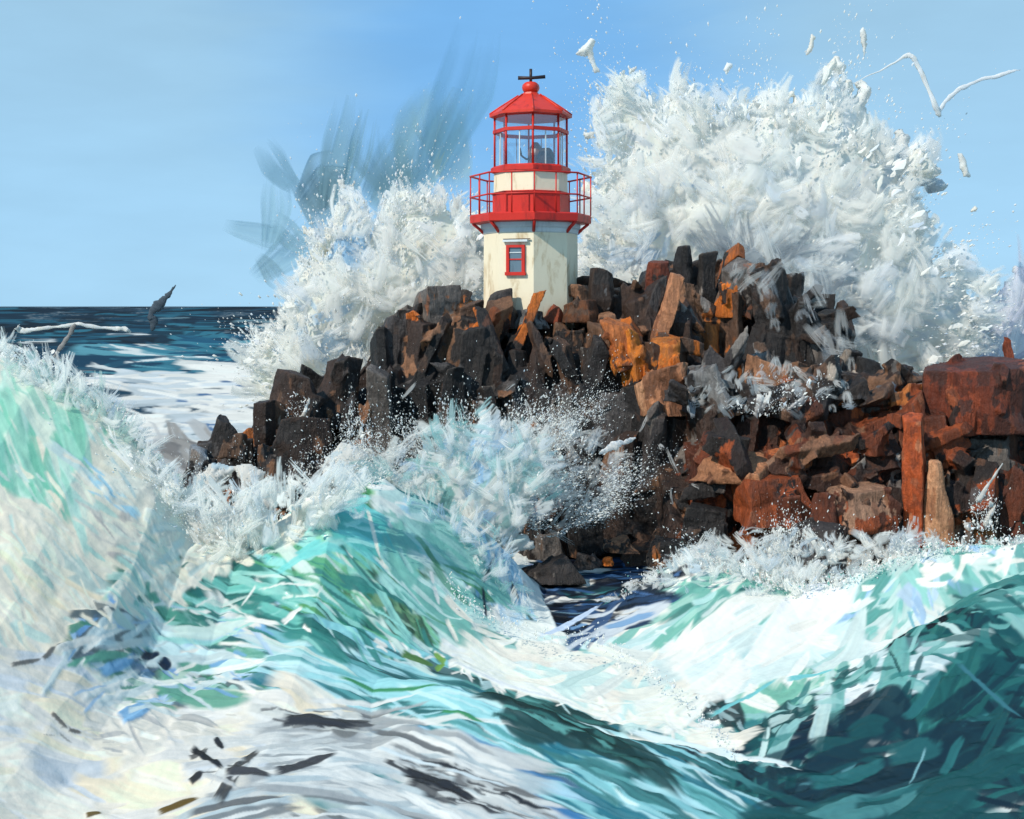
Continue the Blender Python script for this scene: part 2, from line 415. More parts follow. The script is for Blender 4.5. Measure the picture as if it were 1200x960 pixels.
# default water: deep teal with veins of foam, then the strokes of each stretch of water
fo = np.clip((fbm(GX * .35 + 2, GY * .5 + 8, 5) - .52) * 9, 0, 1)[..., None]
dp = np.clip(GY / 70 - .3, 0, 1)[..., None]
base = (lin((60, 130, 135)) * (1 - dp) + lin((24, 58, 78)) * dp)
base = base * (1 - fo * (1 - .8 * dp)) + lin((222, 228, 226)) * fo * (1 - .8 * dp)
sea = Canvas(GX, GY, ys, sea_cols, 0); sea.guard = True; sea.col[:] = base
WH = (238, 235, 226)
SEA_REGIONS = [
    # polygon, palette, angle (deg, clockwise), spread, length, width, cover, relief
    ([(-60, 359), (1260, 359), (1260, 385), (-60, 385)], [(20, 38, 54, 4), (28, 64, 84, 3), (16, 26, 36, 3), (40, 92, 112, 1.5), (110, 140, 150, .25)], 0, 2, 80, 4, 1.5, .03),
    ([(-60, 380), (345, 380), (330, 412), (300, 425), (-60, 425)], [(22, 44, 60, 4), (30, 74, 96, 3), (18, 28, 38, 3), (48, 108, 128, 2), (215, 220, 220, .5)], 0, 5, 80, 6, 1.5, .04),
    ([(100, 402), (345, 396), (310, 455), (140, 450)], [(32, 84, 112, 3), (56, 120, 140, 3), (24, 60, 84, 2), (222, 226, 224, 1.4), (90, 150, 165, 1)], 4, 6, 90, 7, 1.5, .05),
    ([(120, 436), (330, 425), (330, 500), (215, 560), (160, 520)], [(232, 230, 224, 6), (205, 213, 218, 2.5), (165, 178, 186, 1), (50, 98, 145, .5), (190, 200, 205, 1.5)], 3, 7, 90, 9, 1.6, .05),
    ([(150, 490), (240, 505), (260, 520), (210, 585), (185, 565)], [(150, 146, 142, 3), (122, 118, 116, 1.5), (185, 186, 186, 2)], 40, 12, 60, 14, 1.3, .05),
    # cream ground of the lower left, then the left breaker
    ([(-60, 560), (90, 555), (230, 600), (200, 690), (110, 745), (80, 778), (150, 845), (330, 800), (430, 835), (320, 900), (240, 990), (-60, 990)], [(236, 230, 216, 4), (230, 226, 216, 2)], 15, 14, 160, 50, 3.2, .05),
    ([(-40, 405), (60, 430), (135, 485), (205, 570), (190, 615), (90, 590), (-40, 590)], [(172, 218, 204, 4), (196, 226, 216, 4), (140, 206, 184, 3), (222, 230, 218, 2.4), (120, 198, 172, 1.5), (230, 230, 218, 1.5)], lambda x, y: 75 - x * .16, 8, 130, 17, 1.7, .025),
    ([(-40, 408), (60, 432), (130, 484), (205, 572), (190, 580), (110, 495), (40, 452), (-40, 430)], [(234, 232, 220, 4), (206, 218, 208, 2), (160, 178, 170, .6)], 45, 16, 36, 11, 1.4, .04),
    ([(-40, 560), (90, 565), (210, 585), (320, 620), (330, 660), (200, 690), (110, 745), (-40, 770)], [(238, 230, 212, 6), (242, 234, 216, 4), (222, 220, 210, 1.6), (212, 212, 202, .7), (222, 228, 216, 1.0), (244, 230, 202, 3)], lambda x, y: 40 - (x - 100) * .12, 8, 150, 24, 1.6, .02),
    ([(-40, 450), (80, 470), (115, 570), (90, 620), (-40, 600)], [(130, 204, 178, 3), (160, 216, 196, 3), (190, 226, 214, 2), (216, 228, 214, 1)], 70, 8, 110, 15, 1.2, .025),
    ([(130, 500), (200, 575), (230, 640), (160, 600), (120, 540)], [(238, 232, 216, 4), (226, 226, 214, 2), (190, 220, 208, 1)], 50, 9, 90, 14, 1.4, .025),
    ([(80, 515), (125, 525), (180, 590), (150, 600), (95, 565)], [(170, 214, 232, 1.5), (204, 226, 226, 3), (234, 232, 220, 4)], 48, 8, 60, 9, .6, .05),
    ([(90, 590), (150, 600), (185, 640), (150, 660), (90, 625)], [(186, 182, 178, 1.5), (204, 202, 196, 2), (232, 226, 212, 4)], 45, 10, 60, 9, .7, .05),
    ([(0, 575), (60, 600), (120, 680), (60, 660)], [(196, 214, 208, 1.5), (216, 222, 212, 2), (238, 230, 214, 4)], 46, 8, 90, 8, .6, .05),
    ([(190, 560), (430, 560), (400, 590), (340, 605), (300, 640), (220, 665), (180, 630)], [(238, 232, 218, 6), (228, 222, 208, 3), (208, 206, 198, 1), (200, 218, 222, .5)], -25, 22, 60, 14, 1.6, .07),
    # jumble of blue and green under the left breaker
    ([(60, 780), (140, 705), (225, 690), (360, 735), (330, 810), (190, 850), (80, 830)], [(126, 160, 164, 2), (162, 196, 226, 3), (114, 164, 216, 1.6), (72, 134, 112, 1.6), (60, 118, 100, 1.5), (208, 216, 218, 4), (190, 214, 222, 3), (84, 98, 102, 1), (150, 196, 186, 2)], lambda x, y: 5 + (x - 200) * .08, 26, 55, 13, 1.9, .09),
    ([(70, 770), (150, 705), (180, 730), (150, 765), (100, 775)], [(92, 106, 112, 3), (70, 84, 90, 1.5), (160, 176, 182, 1.5)], -30, 25, 40, 11, 1, .08),
    ([(120, 820), (190, 790), (200, 845), (150, 850), (110, 840)], [(74, 140, 116, 2), (110, 168, 146, 2), (170, 196, 184, 2)], 5, 20, 50, 14, .9, .06),
    ([(150, 762), (215, 758), (205, 800), (165, 795)], [(26, 42, 62, 1), (50, 92, 130, 2), (120, 160, 205, 2)], 35, 20, 34, 12, .55, .06),
    # dark teal lump and turquoise shoulder
    ([(186, 690), (210, 668), (255, 655), (330, 650), (356, 690), (320, 722), (215, 725)], [(48, 120, 114, 4), (36, 98, 94, 3), (72, 146, 140, 2), (24, 74, 70, 1.5), (100, 168, 160, .8)], lambda x, y: -15 + (x - 190) * .35, 12, 80, 17, 1.9, .09),
    ([(186, 712), (320, 715), (370, 745), (230, 770), (190, 740)], [(52, 124, 106, 3), (88, 160, 142, 3), (190, 214, 212, 2.5), (130, 184, 174, 2)], 18, 12, 70, 10, 1.5, .07),
    ([(270, 650), (330, 628), (345, 640), (330, 652)], [(150, 205, 215, 3), (225, 228, 222, 2)], -20, 10, 40, 10, 1.2, .05),
    ([(305, 645), (350, 600), (400, 572), (455, 600), (445, 645), (380, 668), (325, 656)], [(112, 206, 206, 4), (150, 220, 216, 3), (92, 192, 188, 2), (180, 224, 220, 1.5)], lambda x, y: -28 + (x - 320) * .3, 12, 85, 22, 1.8, .09),
    # green curl
    ([(340, 665), (400, 640), (445, 600), (460, 640), (520, 700), (525, 785), (430, 775), (355, 720)], [(76, 144, 96, 1.3), (104, 174, 128, 2), (136, 204, 166, 3), (66, 108, 68, .9), (128, 190, 172, 3), (214, 226, 216, 2.4), (66, 140, 124, 1.5), (150, 212, 200, 2)], lambda x, y: 50 - (x - 430) * .12, 14, 74, 12, 2.0, .10),
    ([(425, 565), (450, 555), (462, 625), (445, 640)], [(76, 144, 88, 3), (58, 108, 62, 1.5), (120, 180, 130, 1.5)], 62, 10, 46, 10, 1.1, .08),
    ([(446, 690), (490, 676), (514, 700), (510, 775), (470, 752)], [(66, 104, 82, 3), (84, 130, 96, 2), (52, 82, 62, 1.2), (118, 160, 120, 1.2), (150, 190, 170, .8)], 58, 16, 46, 10, 1.2, .09),
    ([(325, 725), (370, 730), (350, 758), (320, 750)], [(78, 146, 84, 3), (110, 176, 130, 2)], -20, 25, 34, 12, 1.2, .07),
    ([(380, 705), (440, 735), (470, 770), (430, 760), (380, 725)], [(24, 72, 66, 3), (40, 112, 96, 2), (60, 140, 120, 2)], 38, 6, 60, 9, 1.3, .08),
    # pale teal spray wall
    ([(452, 545), (560, 525), (615, 560), (600, 690), (520, 700), (450, 640)], [(152, 200, 196, 3), (186, 216, 214, 3.4), (132, 182, 176, 2), (120, 166, 170, 1.5), (166, 206, 226, 1.6), (220, 230, 228, 2)], lambda x, y: 40 - (y - 600) * .6, 26, 60, 18, 1.9, .09),
    ([(505, 640), (590, 640), (590, 700), (520, 700)], [(92, 146, 146, 2), (130, 176, 170, 2), (110, 150, 130, 1)], 10, 20, 50, 13, .9, .07),
    ([(440, 545), (560, 500), (645, 520), (640, 575), (560, 548)], [(232, 234, 232, 5), (205, 222, 224, 2)], -20, 30, 44, 14, 1.5, .08),
    ([(560, 600), (625, 565), (605, 640), (612, 710), (648, 750), (590, 735), (556, 690)], [(150, 196, 226, 3), (176, 210, 234, 3), (120, 172, 206, 2), (226, 236, 240, 1.6), (60, 92, 110, .5)], lambda x, y: 100 - (y - 600) * .25, 14, 60, 13, 1.7, .08),
    # the water on either side of the frame
    ([(1230, 620), (1800, 600), (1800, 980), (1230, 980)], [(22, 70, 76, 4), (28, 60, 70, 3), (16, 38, 50, 2), (60, 128, 130, 1.5), (150, 200, 198, 1)], -20, 22, 140, 26, 1.5, .07),
    ([(1220, 625), (1800, 610), (1800, 690), (1220, 700)], [(222, 230, 228, 3), (150, 205, 200, 3), (100, 165, 160, 2)], 10, 18, 110, 16, 1.2, .07),
    ([(-700, 420), (-30, 410), (-30, 620), (-700, 620)], [(168, 214, 200, 4), (196, 226, 216, 4), (224, 228, 218, 3), (130, 200, 180, 2)], 70, 14, 130, 24, 1.4, .04),
    ([(-700, 600), (-30, 600), (-30, 980), (-700, 980)], [(236, 230, 216, 6), (210, 216, 216, 2), (180, 206, 206, 1)], 15, 14, 150, 30, 1.4, .04),
    # white water in the middle
    ([(505, 690), (530, 700), (600, 735), (720, 752), (830, 805), (875, 890), (760, 866), (640, 815), (520, 790)], [(240, 238, 232, 6), (216, 232, 232, 3), (190, 226, 222, 2), (232, 230, 222, 3), (150, 200, 200, .7)], lambda x, y: 30 - (x - 520) * .1, 24, 100, 26, 1.8, .07),
    ([(560, 745), (700, 752), (760, 780), (740, 790), (620, 770)], [(110, 168, 162, 2), (150, 200, 196, 2), (205, 228, 228, 2)], 12, 8, 70, 9, .8, .06),
    ([(718, 745), (762, 680), (820, 658), (905, 692), (1010, 684), (1010, 780), (890, 830), (780, 806)], [(200, 228, 230, 4), (226, 237, 236, 4), (166, 206, 206, 2.2), (180, 214, 222, 2), (122, 186, 176, 1.2)], lambda x, y: -35 + (y - 720) * .25, 9, 140, 22, 1.8, .07),
    ([(738, 700), (790, 660), (860, 664), (905, 694), (860, 752), (770, 755)], [(122, 186, 172, 3), (100, 166, 156, 2.5), (160, 206, 196, 2.5), (70, 126, 118, 1), (214, 230, 228, 1.2)], -34, 10, 75, 12, 1.4, .08),
    ([(730, 700), (790, 648), (840, 655), (780, 690), (750, 720)], [(238, 238, 234, 4), (200, 226, 224, 2)], -38, 20, 40, 15, 1.1, .09),
    # right crest
    ([(975, 700), (1060, 648), (1240, 634), (1240, 700), (1100, 712), (1060, 770), (985, 740)], [(122, 186, 180, 3), (162, 210, 206, 3), (92, 158, 152, 2.2), (152, 192, 230, 1), (208, 226, 226, 2), (190, 216, 214, 2)], lambda x, y: np.where(x > 1080, 28, -52), 16, 70, 17, 1.9, .09),
    ([(1060, 690), (1110, 690), (1105, 750), (1070, 735)], [(160, 194, 226, 2), (186, 210, 232, 2), (120, 176, 190, 2), (150, 206, 200, 2)], 65, 14, 44, 9, .8, .06),
    ([(880, 700), (1000, 700), (1000, 790), (870, 830), (820, 800)], [(214, 234, 236, 4), (232, 240, 240, 4), (180, 216, 220, 1.4)], -30, 10, 90, 18, .9, .07),
    # dark swell bottom right
    ([(1250, 660), (1250, 980), (820, 980), (690, 905), (850, 888), (900, 845), (1000, 806), (1065, 745), (1120, 712)], [(22, 72, 78, 4), (26, 56, 66, 3), (16, 36, 48, 3), (36, 98, 98, 2), (50, 116, 116, .8), (84, 140, 150, .25)], lambda x, y: -40 + (x - 1000) * .2, 24, 130, 28, 1.8, .07),
    ([(1150, 660), (1250, 640), (1250, 740), (1190, 700)], [(150, 200, 198, 3), (190, 216, 214, 2), (110, 170, 168, 2)], 35, 8, 90, 10, 1.1, .06),
    ([(1050, 760), (1130, 740), (1160, 830), (1090, 900), (1060, 860)], [(30, 88, 88, 3), (44, 110, 106, 2), (72, 134, 138, .7)], -62, 16, 70, 16, .9, .07),
    ([(985, 790), (1040, 768), (1098, 766), (1080, 818), (1000, 838), (960, 838)], [(196, 218, 224, 4), (222, 230, 232, 3), (84, 116, 124, .8), (150, 186, 192, 1)], -18, 20, 50, 12, 1.6, .08),
    ([(900, 790), (990, 780), (960, 835), (890, 838)], [(122, 186, 168, 3), (180, 216, 206, 3), (60, 116, 106, 1)], -25, 20, 45, 14, 1.2, .08),
    ([(860, 885), (940, 842), (1060, 822), (1010, 890), (920, 905)], [(18, 36, 52, 4), (24, 52, 64, 2.5), (90, 120, 126, .4)], -14, 12, 80, 13, 1.6, .09),
    ([(800, 815), (860, 830), (880, 860), (840, 850)], [(40, 56, 60, 2), (150, 176, 180, 2), (20, 60, 64, 1)], 20, 22, 36, 10, 1.0, .07),
    # long teal swell running to the lower right
    ([(330, 735), (520, 790), (640, 820), (730, 862), (870, 892), (900, 980), (560, 980), (420, 868), (330, 810)], [(96, 166, 170, 4), (132, 196, 206, 4), (62, 122, 126, 2.5), (46, 98, 102, 2), (168, 216, 226, 3.5), (42, 112, 130, 2), (200, 226, 230, 1.5)], lambda x, y: 24 + (y - 850) * .04, 5, 190, 13, 2.2, .09),
    ([(330, 740), (520, 800), (620, 850), (560, 860), (400, 810), (330, 790)], [(150, 208, 216, 3), (186, 222, 226, 3), (110, 180, 186, 1)], 22, 5, 170, 12, .9, .06),
    ([(540, 793), (620, 820), (724, 858), (790, 905), (700, 905), (580, 840)], [(34, 66, 66, 3), (50, 100, 98, 2.5), (24, 50, 48, 1.2), (88, 150, 148, 1)], 26, 6, 90, 10, 1.5, .09),
    ([(420, 845), (560, 870), (680, 930), (640, 950), (520, 900), (400, 870)], [(58, 116, 168, 3), (110, 166, 208, 2.5), (166, 206, 226, 2), (30, 70, 110, 1)], 20, 5, 150, 9, 1.2, .07),
    # cream foam bottom left
    ([(-40, 750), (80, 778), (150, 845), (330, 800), (430, 835), (320, 900), (240, 980), (-40, 980)], [(236, 231, 220, 6), (240, 228, 204, 3), (226, 226, 224, 3), (206, 214, 222, 1.4), (218, 218, 214, 2)], lambda x, y: 8 + 12 * np.sin(x * .02), 12, 150, 26, 1.6, .03),
    ([(80, 840), (220, 850), (300, 830), (260, 870), (120, 880)], [(214, 212, 204, 3), (180, 182, 182, 1), (236, 232, 224, 3)], 12, 18, 50, 11, .9, .06),
    ([(30, 840), (150, 870), (140, 890), (30, 860)], [(150, 150, 146, 1), (226, 222, 210, 4)], 18, 15, 30, 5, .4, .05),
    ([(70, 770), (200, 700), (330, 735), (320, 800), (180, 840), (80, 830)], [(228, 230, 226, 4), (170, 200, 226, 2), (120, 170, 210, 1), (96, 160, 140, 1.5), (200, 218, 222, 3)], lambda x, y: -20 + (x - 100) * .18, 20, 60, 10, .6, .09),
    ([(196, 700), (330, 655), (420, 640), (500, 740), (520, 790), (360, 770), (260, 760)], [(60, 136, 130, 2), (110, 190, 180, 3), (150, 214, 206, 3), (206, 228, 222, 2), (44, 108, 104, 1.5), (92, 168, 128, 1.5)], lambda x, y: 8 + (x - 200) * .15, 9, 120, 9, .7, .10),
    ([(305, 645), (350, 602), (400, 575), (455, 600), (445, 640), (380, 662)], [(120, 210, 210, 4), (160, 224, 220, 3), (96, 194, 190, 2)], lambda x, y: -28 + (x - 320) * .3, 12, 70, 15, .9, .09),
    ([(430, 560), (620, 560), (610, 720), (500, 720)], [(240, 240, 236, 5), (206, 226, 228, 2)], -20, 30, 26, 10, .16, .08),
    ([(520, 690), (760, 745), (1000, 690), (1000, 790), (860, 880), (640, 810)], [(244, 240, 232, 6), (220, 234, 234, 2)], 8, 26, 44, 16, .16, .08),
    ([(730, 690), (820, 650), (1000, 690), (1080, 645), (1240, 632), (1240, 655), (1080, 690), (980, 720), (800, 690)], [(244, 242, 236, 6), (214, 230, 228, 2)], -18, 26, 36, 12, .38, .08),
    ([(330, 735), (540, 795), (720, 860), (860, 890), (840, 870), (700, 820), (520, 770)], [(240, 238, 232, 4), (190, 222, 226, 2)], 22, 30, 30, 7, .4, .09),
    ([(880, 840), (1000, 780), (1100, 715), (1240, 660), (1240, 720), (1120, 770), (1040, 830), (900, 880)], [(54, 122, 122, 3), (104, 168, 166, 2.4), (190, 218, 218, 1.6), (26, 76, 80, 3), (140, 190, 190, 1.5)], lambda x, y: np.where(x > 1100, 20, -40), 22, 64, 14, .9, .09),
    ([(840, 960), (880, 890), (1000, 850), (1100, 800), (1200, 760), (1240, 980)], [(26, 76, 80, 4), (18, 44, 56, 2.5), (40, 102, 106, 2.2), (74, 136, 140, .9)], lambda x, y: np.where(x < 1060, -18, -48) + (y - 850) * .1, 14, 140, 24, .8, .06),
    ([(190, 560), (430, 555), (400, 600), (300, 650), (200, 700), (110, 750)], [(244, 238, 224, 6), (226, 224, 214, 2)], 10, 60, 30, 13, .8, .10),
    # pool in front of the rocks
    ([(618, 645), (720, 625), (820, 645), (790, 680), (745, 735), (690, 752), (655, 750), (622, 722), (612, 680)], [(24, 32, 46, 6), (36, 56, 84, 4), (54, 90, 134, 2), (80, 118, 170, .6), (210, 214, 216, 2.2), (238, 236, 230, 2.2), (110, 142, 160, 1.2), (16, 20, 28, 4)], lambda x, y: 8 - (x - 640) * .12, 7, 65, 7.5, 2.2, .06),
    ([(640, 750), (700, 722), (760, 705), (740, 745), (680, 757)], [(80, 112, 160, 1.5), (116, 158, 200, 2), (208, 218, 228, 4), (60, 88, 128, 1)], -22, 16, 50, 7, .5, .05),
    ([(556, 600), (600, 575), (612, 640), (618, 710), (650, 748), (600, 742), (560, 700)], [(160, 204, 230, 3), (190, 218, 236, 3), (126, 178, 208, 1.5), (232, 240, 240, 2.5)], lambda x, y: 100 - (y - 600) * .25, 12, 62, 10, 1.1, .06),
    ([(440, 655), (500, 640), (560, 650), (580, 700), (540, 730), (500, 770), (460, 720)], [(120, 186, 176, 3), (160, 210, 204, 3), (92, 160, 130, 1.5), (200, 228, 224, 2.5), (80, 144, 110, 1)], lambda x, y: 52 - (x - 440) * .15, 14, 70, 11, .9, .07),
    ([(515, 705), (600, 742), (740, 758), (830, 812), (872, 884), (760, 862), (640, 814), (528, 790)], [(246, 241, 230, 7), (228, 234, 230, 2.4), (196, 224, 222, 1.2)], lambda x, y: 32 - (x - 520) * .12, 22, 90, 22, 1.0, .07),
    ([(790, 700), (905, 695), (1000, 700), (990, 770), (880, 815), (790, 790)], [(240, 241, 236, 5), (214, 232, 232, 3), (176, 214, 212, 1)], -32, 14, 100, 20, .7, .06),
    ([(-60, 540), (80, 560), (240, 610), (220, 690), (120, 750), (-60, 770)], [(244, 236, 216, 5), (232, 228, 214, 3), (200, 222, 214, 1.6), (178, 214, 204, .8)], lambda x, y: 44 - (x - 100) * .12, 14, 48, 10, .5, .03),
    ([(200, 580), (330, 600), (300, 650), (220, 700), (170, 690)], [(244, 240, 228, 5), (206, 224, 222, 2)], -20, 30, 40, 11, .6, .05),
    # dark grey streaks
    ([(340, 828), (430, 818), (560, 880), (650, 980), (230, 980), (290, 905)], [(200, 206, 208, 4), (160, 166, 170, 2.2), (104, 108, 112, 1.2), (222, 226, 226, 4), (176, 192, 200, 2.4)], lambda x, y: np.clip((x + y * .4 - 745) * .22, -14, 22), 7, 170, 14, 1.8, .05),
    ([(300, 832), (420, 838), (415, 862), (340, 858)], [(60, 60, 63, 2), (126, 128, 128, 2), (44, 44, 48, .7), (200, 204, 202, 2.5)], 4, 10, 46, 6, .8, .06),
    ([(455, 880), (560, 905), (650, 962), (600, 970), (470, 925)], [(56, 56, 60, 2), (110, 112, 114, 2), (36, 36, 40, .7), (196, 202, 204, 2.5)], 23, 8, 60, 7, .9, .06),
    ([(205, 870), (300, 905), (250, 920)], [(60, 60, 62, 2), (200, 204, 206, 3)], -20, 20, 46, 6, .7, .06),
]
paint(sea, SEA_REGIONS, sea_hit)
# single flicks of paint-like water: thin pale or dark threads
def flick(cv, mapper, pts, w, colour, relief=.06):
    pts = np.array(pts, float)
    for i in range(len(pts) - 1):
        (x0, y0), (x1, y1) = pts[i], pts[i + 1]
        d = np.hypot(x1 - x0, y1 - y0); nx, ny = -(y1 - y0) / d, (x1 - x0) / d
        q = mapper(np.array([(x0 + x1) / 2, x1 + (x1 - x0) * .1, (x0 + x1) / 2 + nx * w / 2]), np.array([(y0 + y1) / 2, y1 + (y1 - y0) * .1, (y0 + y1) / 2 + ny * w / 2]))
        q2 = mapper(np.array([x0, (x0 + x1) / 2 - nx * w / 2]), np.array([y0, (y0 + y1) / 2 - ny * w / 2]))
        T = q[1] - q[0]; Wv = q[2] - q[0]
        if np.hypot(*(q[0] - q2[0])) < np.hypot(*T): T = q[0] - q2[0]
        if np.hypot(*(q[0] - q2[1])) < np.hypot(*Wv): Wv = q[0] - q2[1]
        lim = q[0][1] / F * (q[0][1] / 8 + 2) * 1.6
        if np.hypot(*T) > d * .6 * lim or np.hypot(*Wv) > w * .6 * lim: continue
        cv.stroke(q[0], T, Wv, lin(colour), relief=relief, dry=.1)
for pts, w, c in [
    ([(372, 690), (300, 690), (282, 718)], 3, (225, 232, 228)), ([(228, 715), (258, 700), (300, 740)], 3, (215, 226, 222)),
    ([(285, 730), (330, 735), (355, 715)], 9, (232, 234, 230)), ([(330, 705), (345, 704), (372, 702), (378, 692)], 3, (220, 236, 228)),
    ([(505, 672), (508, 690), (515, 712)], 5, (235, 236, 232)), ([(580, 650), (566, 690), (570, 730)], 4, (44, 60, 72)),
    ([(640, 752), (700, 712)], 7, (196, 214, 238)), ([(830, 845), (920, 800), (980, 790)], 5, (120, 200, 206)),
    ([(735, 862), (840, 885), (940, 905)], 8, (214, 232, 236)), ([(860, 890), (940, 906)], 6, (230, 236, 236)),
    ([(224, 878), (262, 908)], 10, (38, 38, 42)), ([(262, 908), (320, 908), (400, 888)], 11, (70, 70, 74)), ([(252, 868), (262, 882)], 8, (40, 40, 44)),
    ([(222, 920), (238, 908)], 10, (50, 48, 48)), ([(470, 905), (560, 938)], 16, (44, 44, 48)), ([(330, 846), (420, 850)], 14, (56, 56, 60)), ([(184, 956), (236, 936)], 10, (104, 84, 40)), ([(100, 958), (120, 954)], 6, (110, 92, 50)),
    ([(12, 782), (50, 775), (66, 760)], 7, (110, 108, 104)), ([(60, 838), (80, 858), (96, 862)], 5, (112, 108, 102)), ([(166, 770), (188, 778), (200, 790)], 15, (24, 36, 58)),
    ([(510, 790), (522, 782), (508, 770)], 7, (120, 164, 80)), ([(470, 770), (510, 785)], 9, (84, 124, 70)),
    ([(430, 600), (446, 660), (452, 672)], 5, (236, 236, 224)), ([(395, 795), (520, 830), (565, 850)], 6, (64, 140, 96)),
    ([(440, 880), (520, 905), (600, 930)], 5, (200, 214, 222)), ([(1085, 880), (1065, 930)], 3, (120, 170, 180)), ([(1120, 780), (1200, 850)], 5, (56, 112, 126)),
    ([(1080, 730), (1150, 700), (1190, 690)], 5, (24, 70, 74)), ([(1085, 740), (1100, 732), (1112, 726)], 9, (20, 26, 34)),
]:
    flick(sea, sea_hit, pts, w, c)
def blur(h, n):
    for _ in range(n):
        h = np.pad(h, 1, mode='edge'); h = (h[:-2] + 2 * h[1:-1] + h[2:]) / 4; h = (h[:, :-2] + 2 * h[:, 1:-1] + h[:, 2:]) / 4
    return h
sea.h = blur(sea.h, 4)
for k in range(3): sea.col[..., k] = .45 * sea.col[..., k] + .55 * blur(sea.col[..., k], 1)
GZ2 = GZ + sea.h * np.clip(1.5 - GY / 90, 0, 1)
r_, c_ = GX.shape
idx = np.arange(r_ * c_).reshape(r_, c_)
fc = np.stack([idx[:-1, :-1], idx[:-1, 1:], idx[1:, 1:], idx[1:, :-1]], -1).reshape(-1, 4)
o = mesh_np('sea', np.stack([GX, GY, GZ2], -1).reshape(-1, 3), fc, M_WATER, vcol=np.clip(sea.col.reshape(-1, 3) * np.array([.87, .835, .78]), .003, .74), smooth=True)
tag(o, kind='structure')

# ------------------------------------------------------------------ rock
def palette_pick(pal):
    w = np.array([p[3] if len(p) > 3 else 1 for p in pal], float); w /= w.sum()
    return lin(pal[rng.choice(len(pal), p=w)][:3])
BLACK = [(30, 27, 26, 5), (42, 37, 35, 3), (58, 52, 50, 2), (80, 75, 73, 1.2), (52, 37, 29, 2), (92, 68, 52, .8), (128, 118, 110, .35)]
BROWN = [(58, 42, 34, 3), (84, 60, 45, 3), (112, 80, 58, 2), (40, 32, 28, 3), (142, 100, 72, 1), (160, 92, 42, .6), (100, 92, 86, 1.2), (176, 160, 144, .35)]
RUST = [(112, 54, 28, 3), (144, 68, 32, 2.6), (88, 44, 26, 3), (62, 38, 28, 3), (164, 88, 46, 1.2), (128, 88, 64, 1.8), (44, 31, 27, 2.6), (154, 116, 92, .9), (100, 92, 88, .7)]
ORANGE = [(190, 100, 30, 3), (206, 116, 36, 2), (150, 78, 34, 2), (110, 66, 44, 1)]
DKRED = [(104, 46, 26, 3), (130, 58, 30, 2), (78, 40, 28, 2), (150, 78, 46, .7), (56, 38, 32, 1)]
GREY = [(110, 108, 106, 3), (84, 82, 82, 2), (140, 142, 144, 1), (60, 56, 56, 2)]
TAN = [(166, 112, 78, 3), (186, 136, 100, 1.5), (130, 84, 58, 2)]
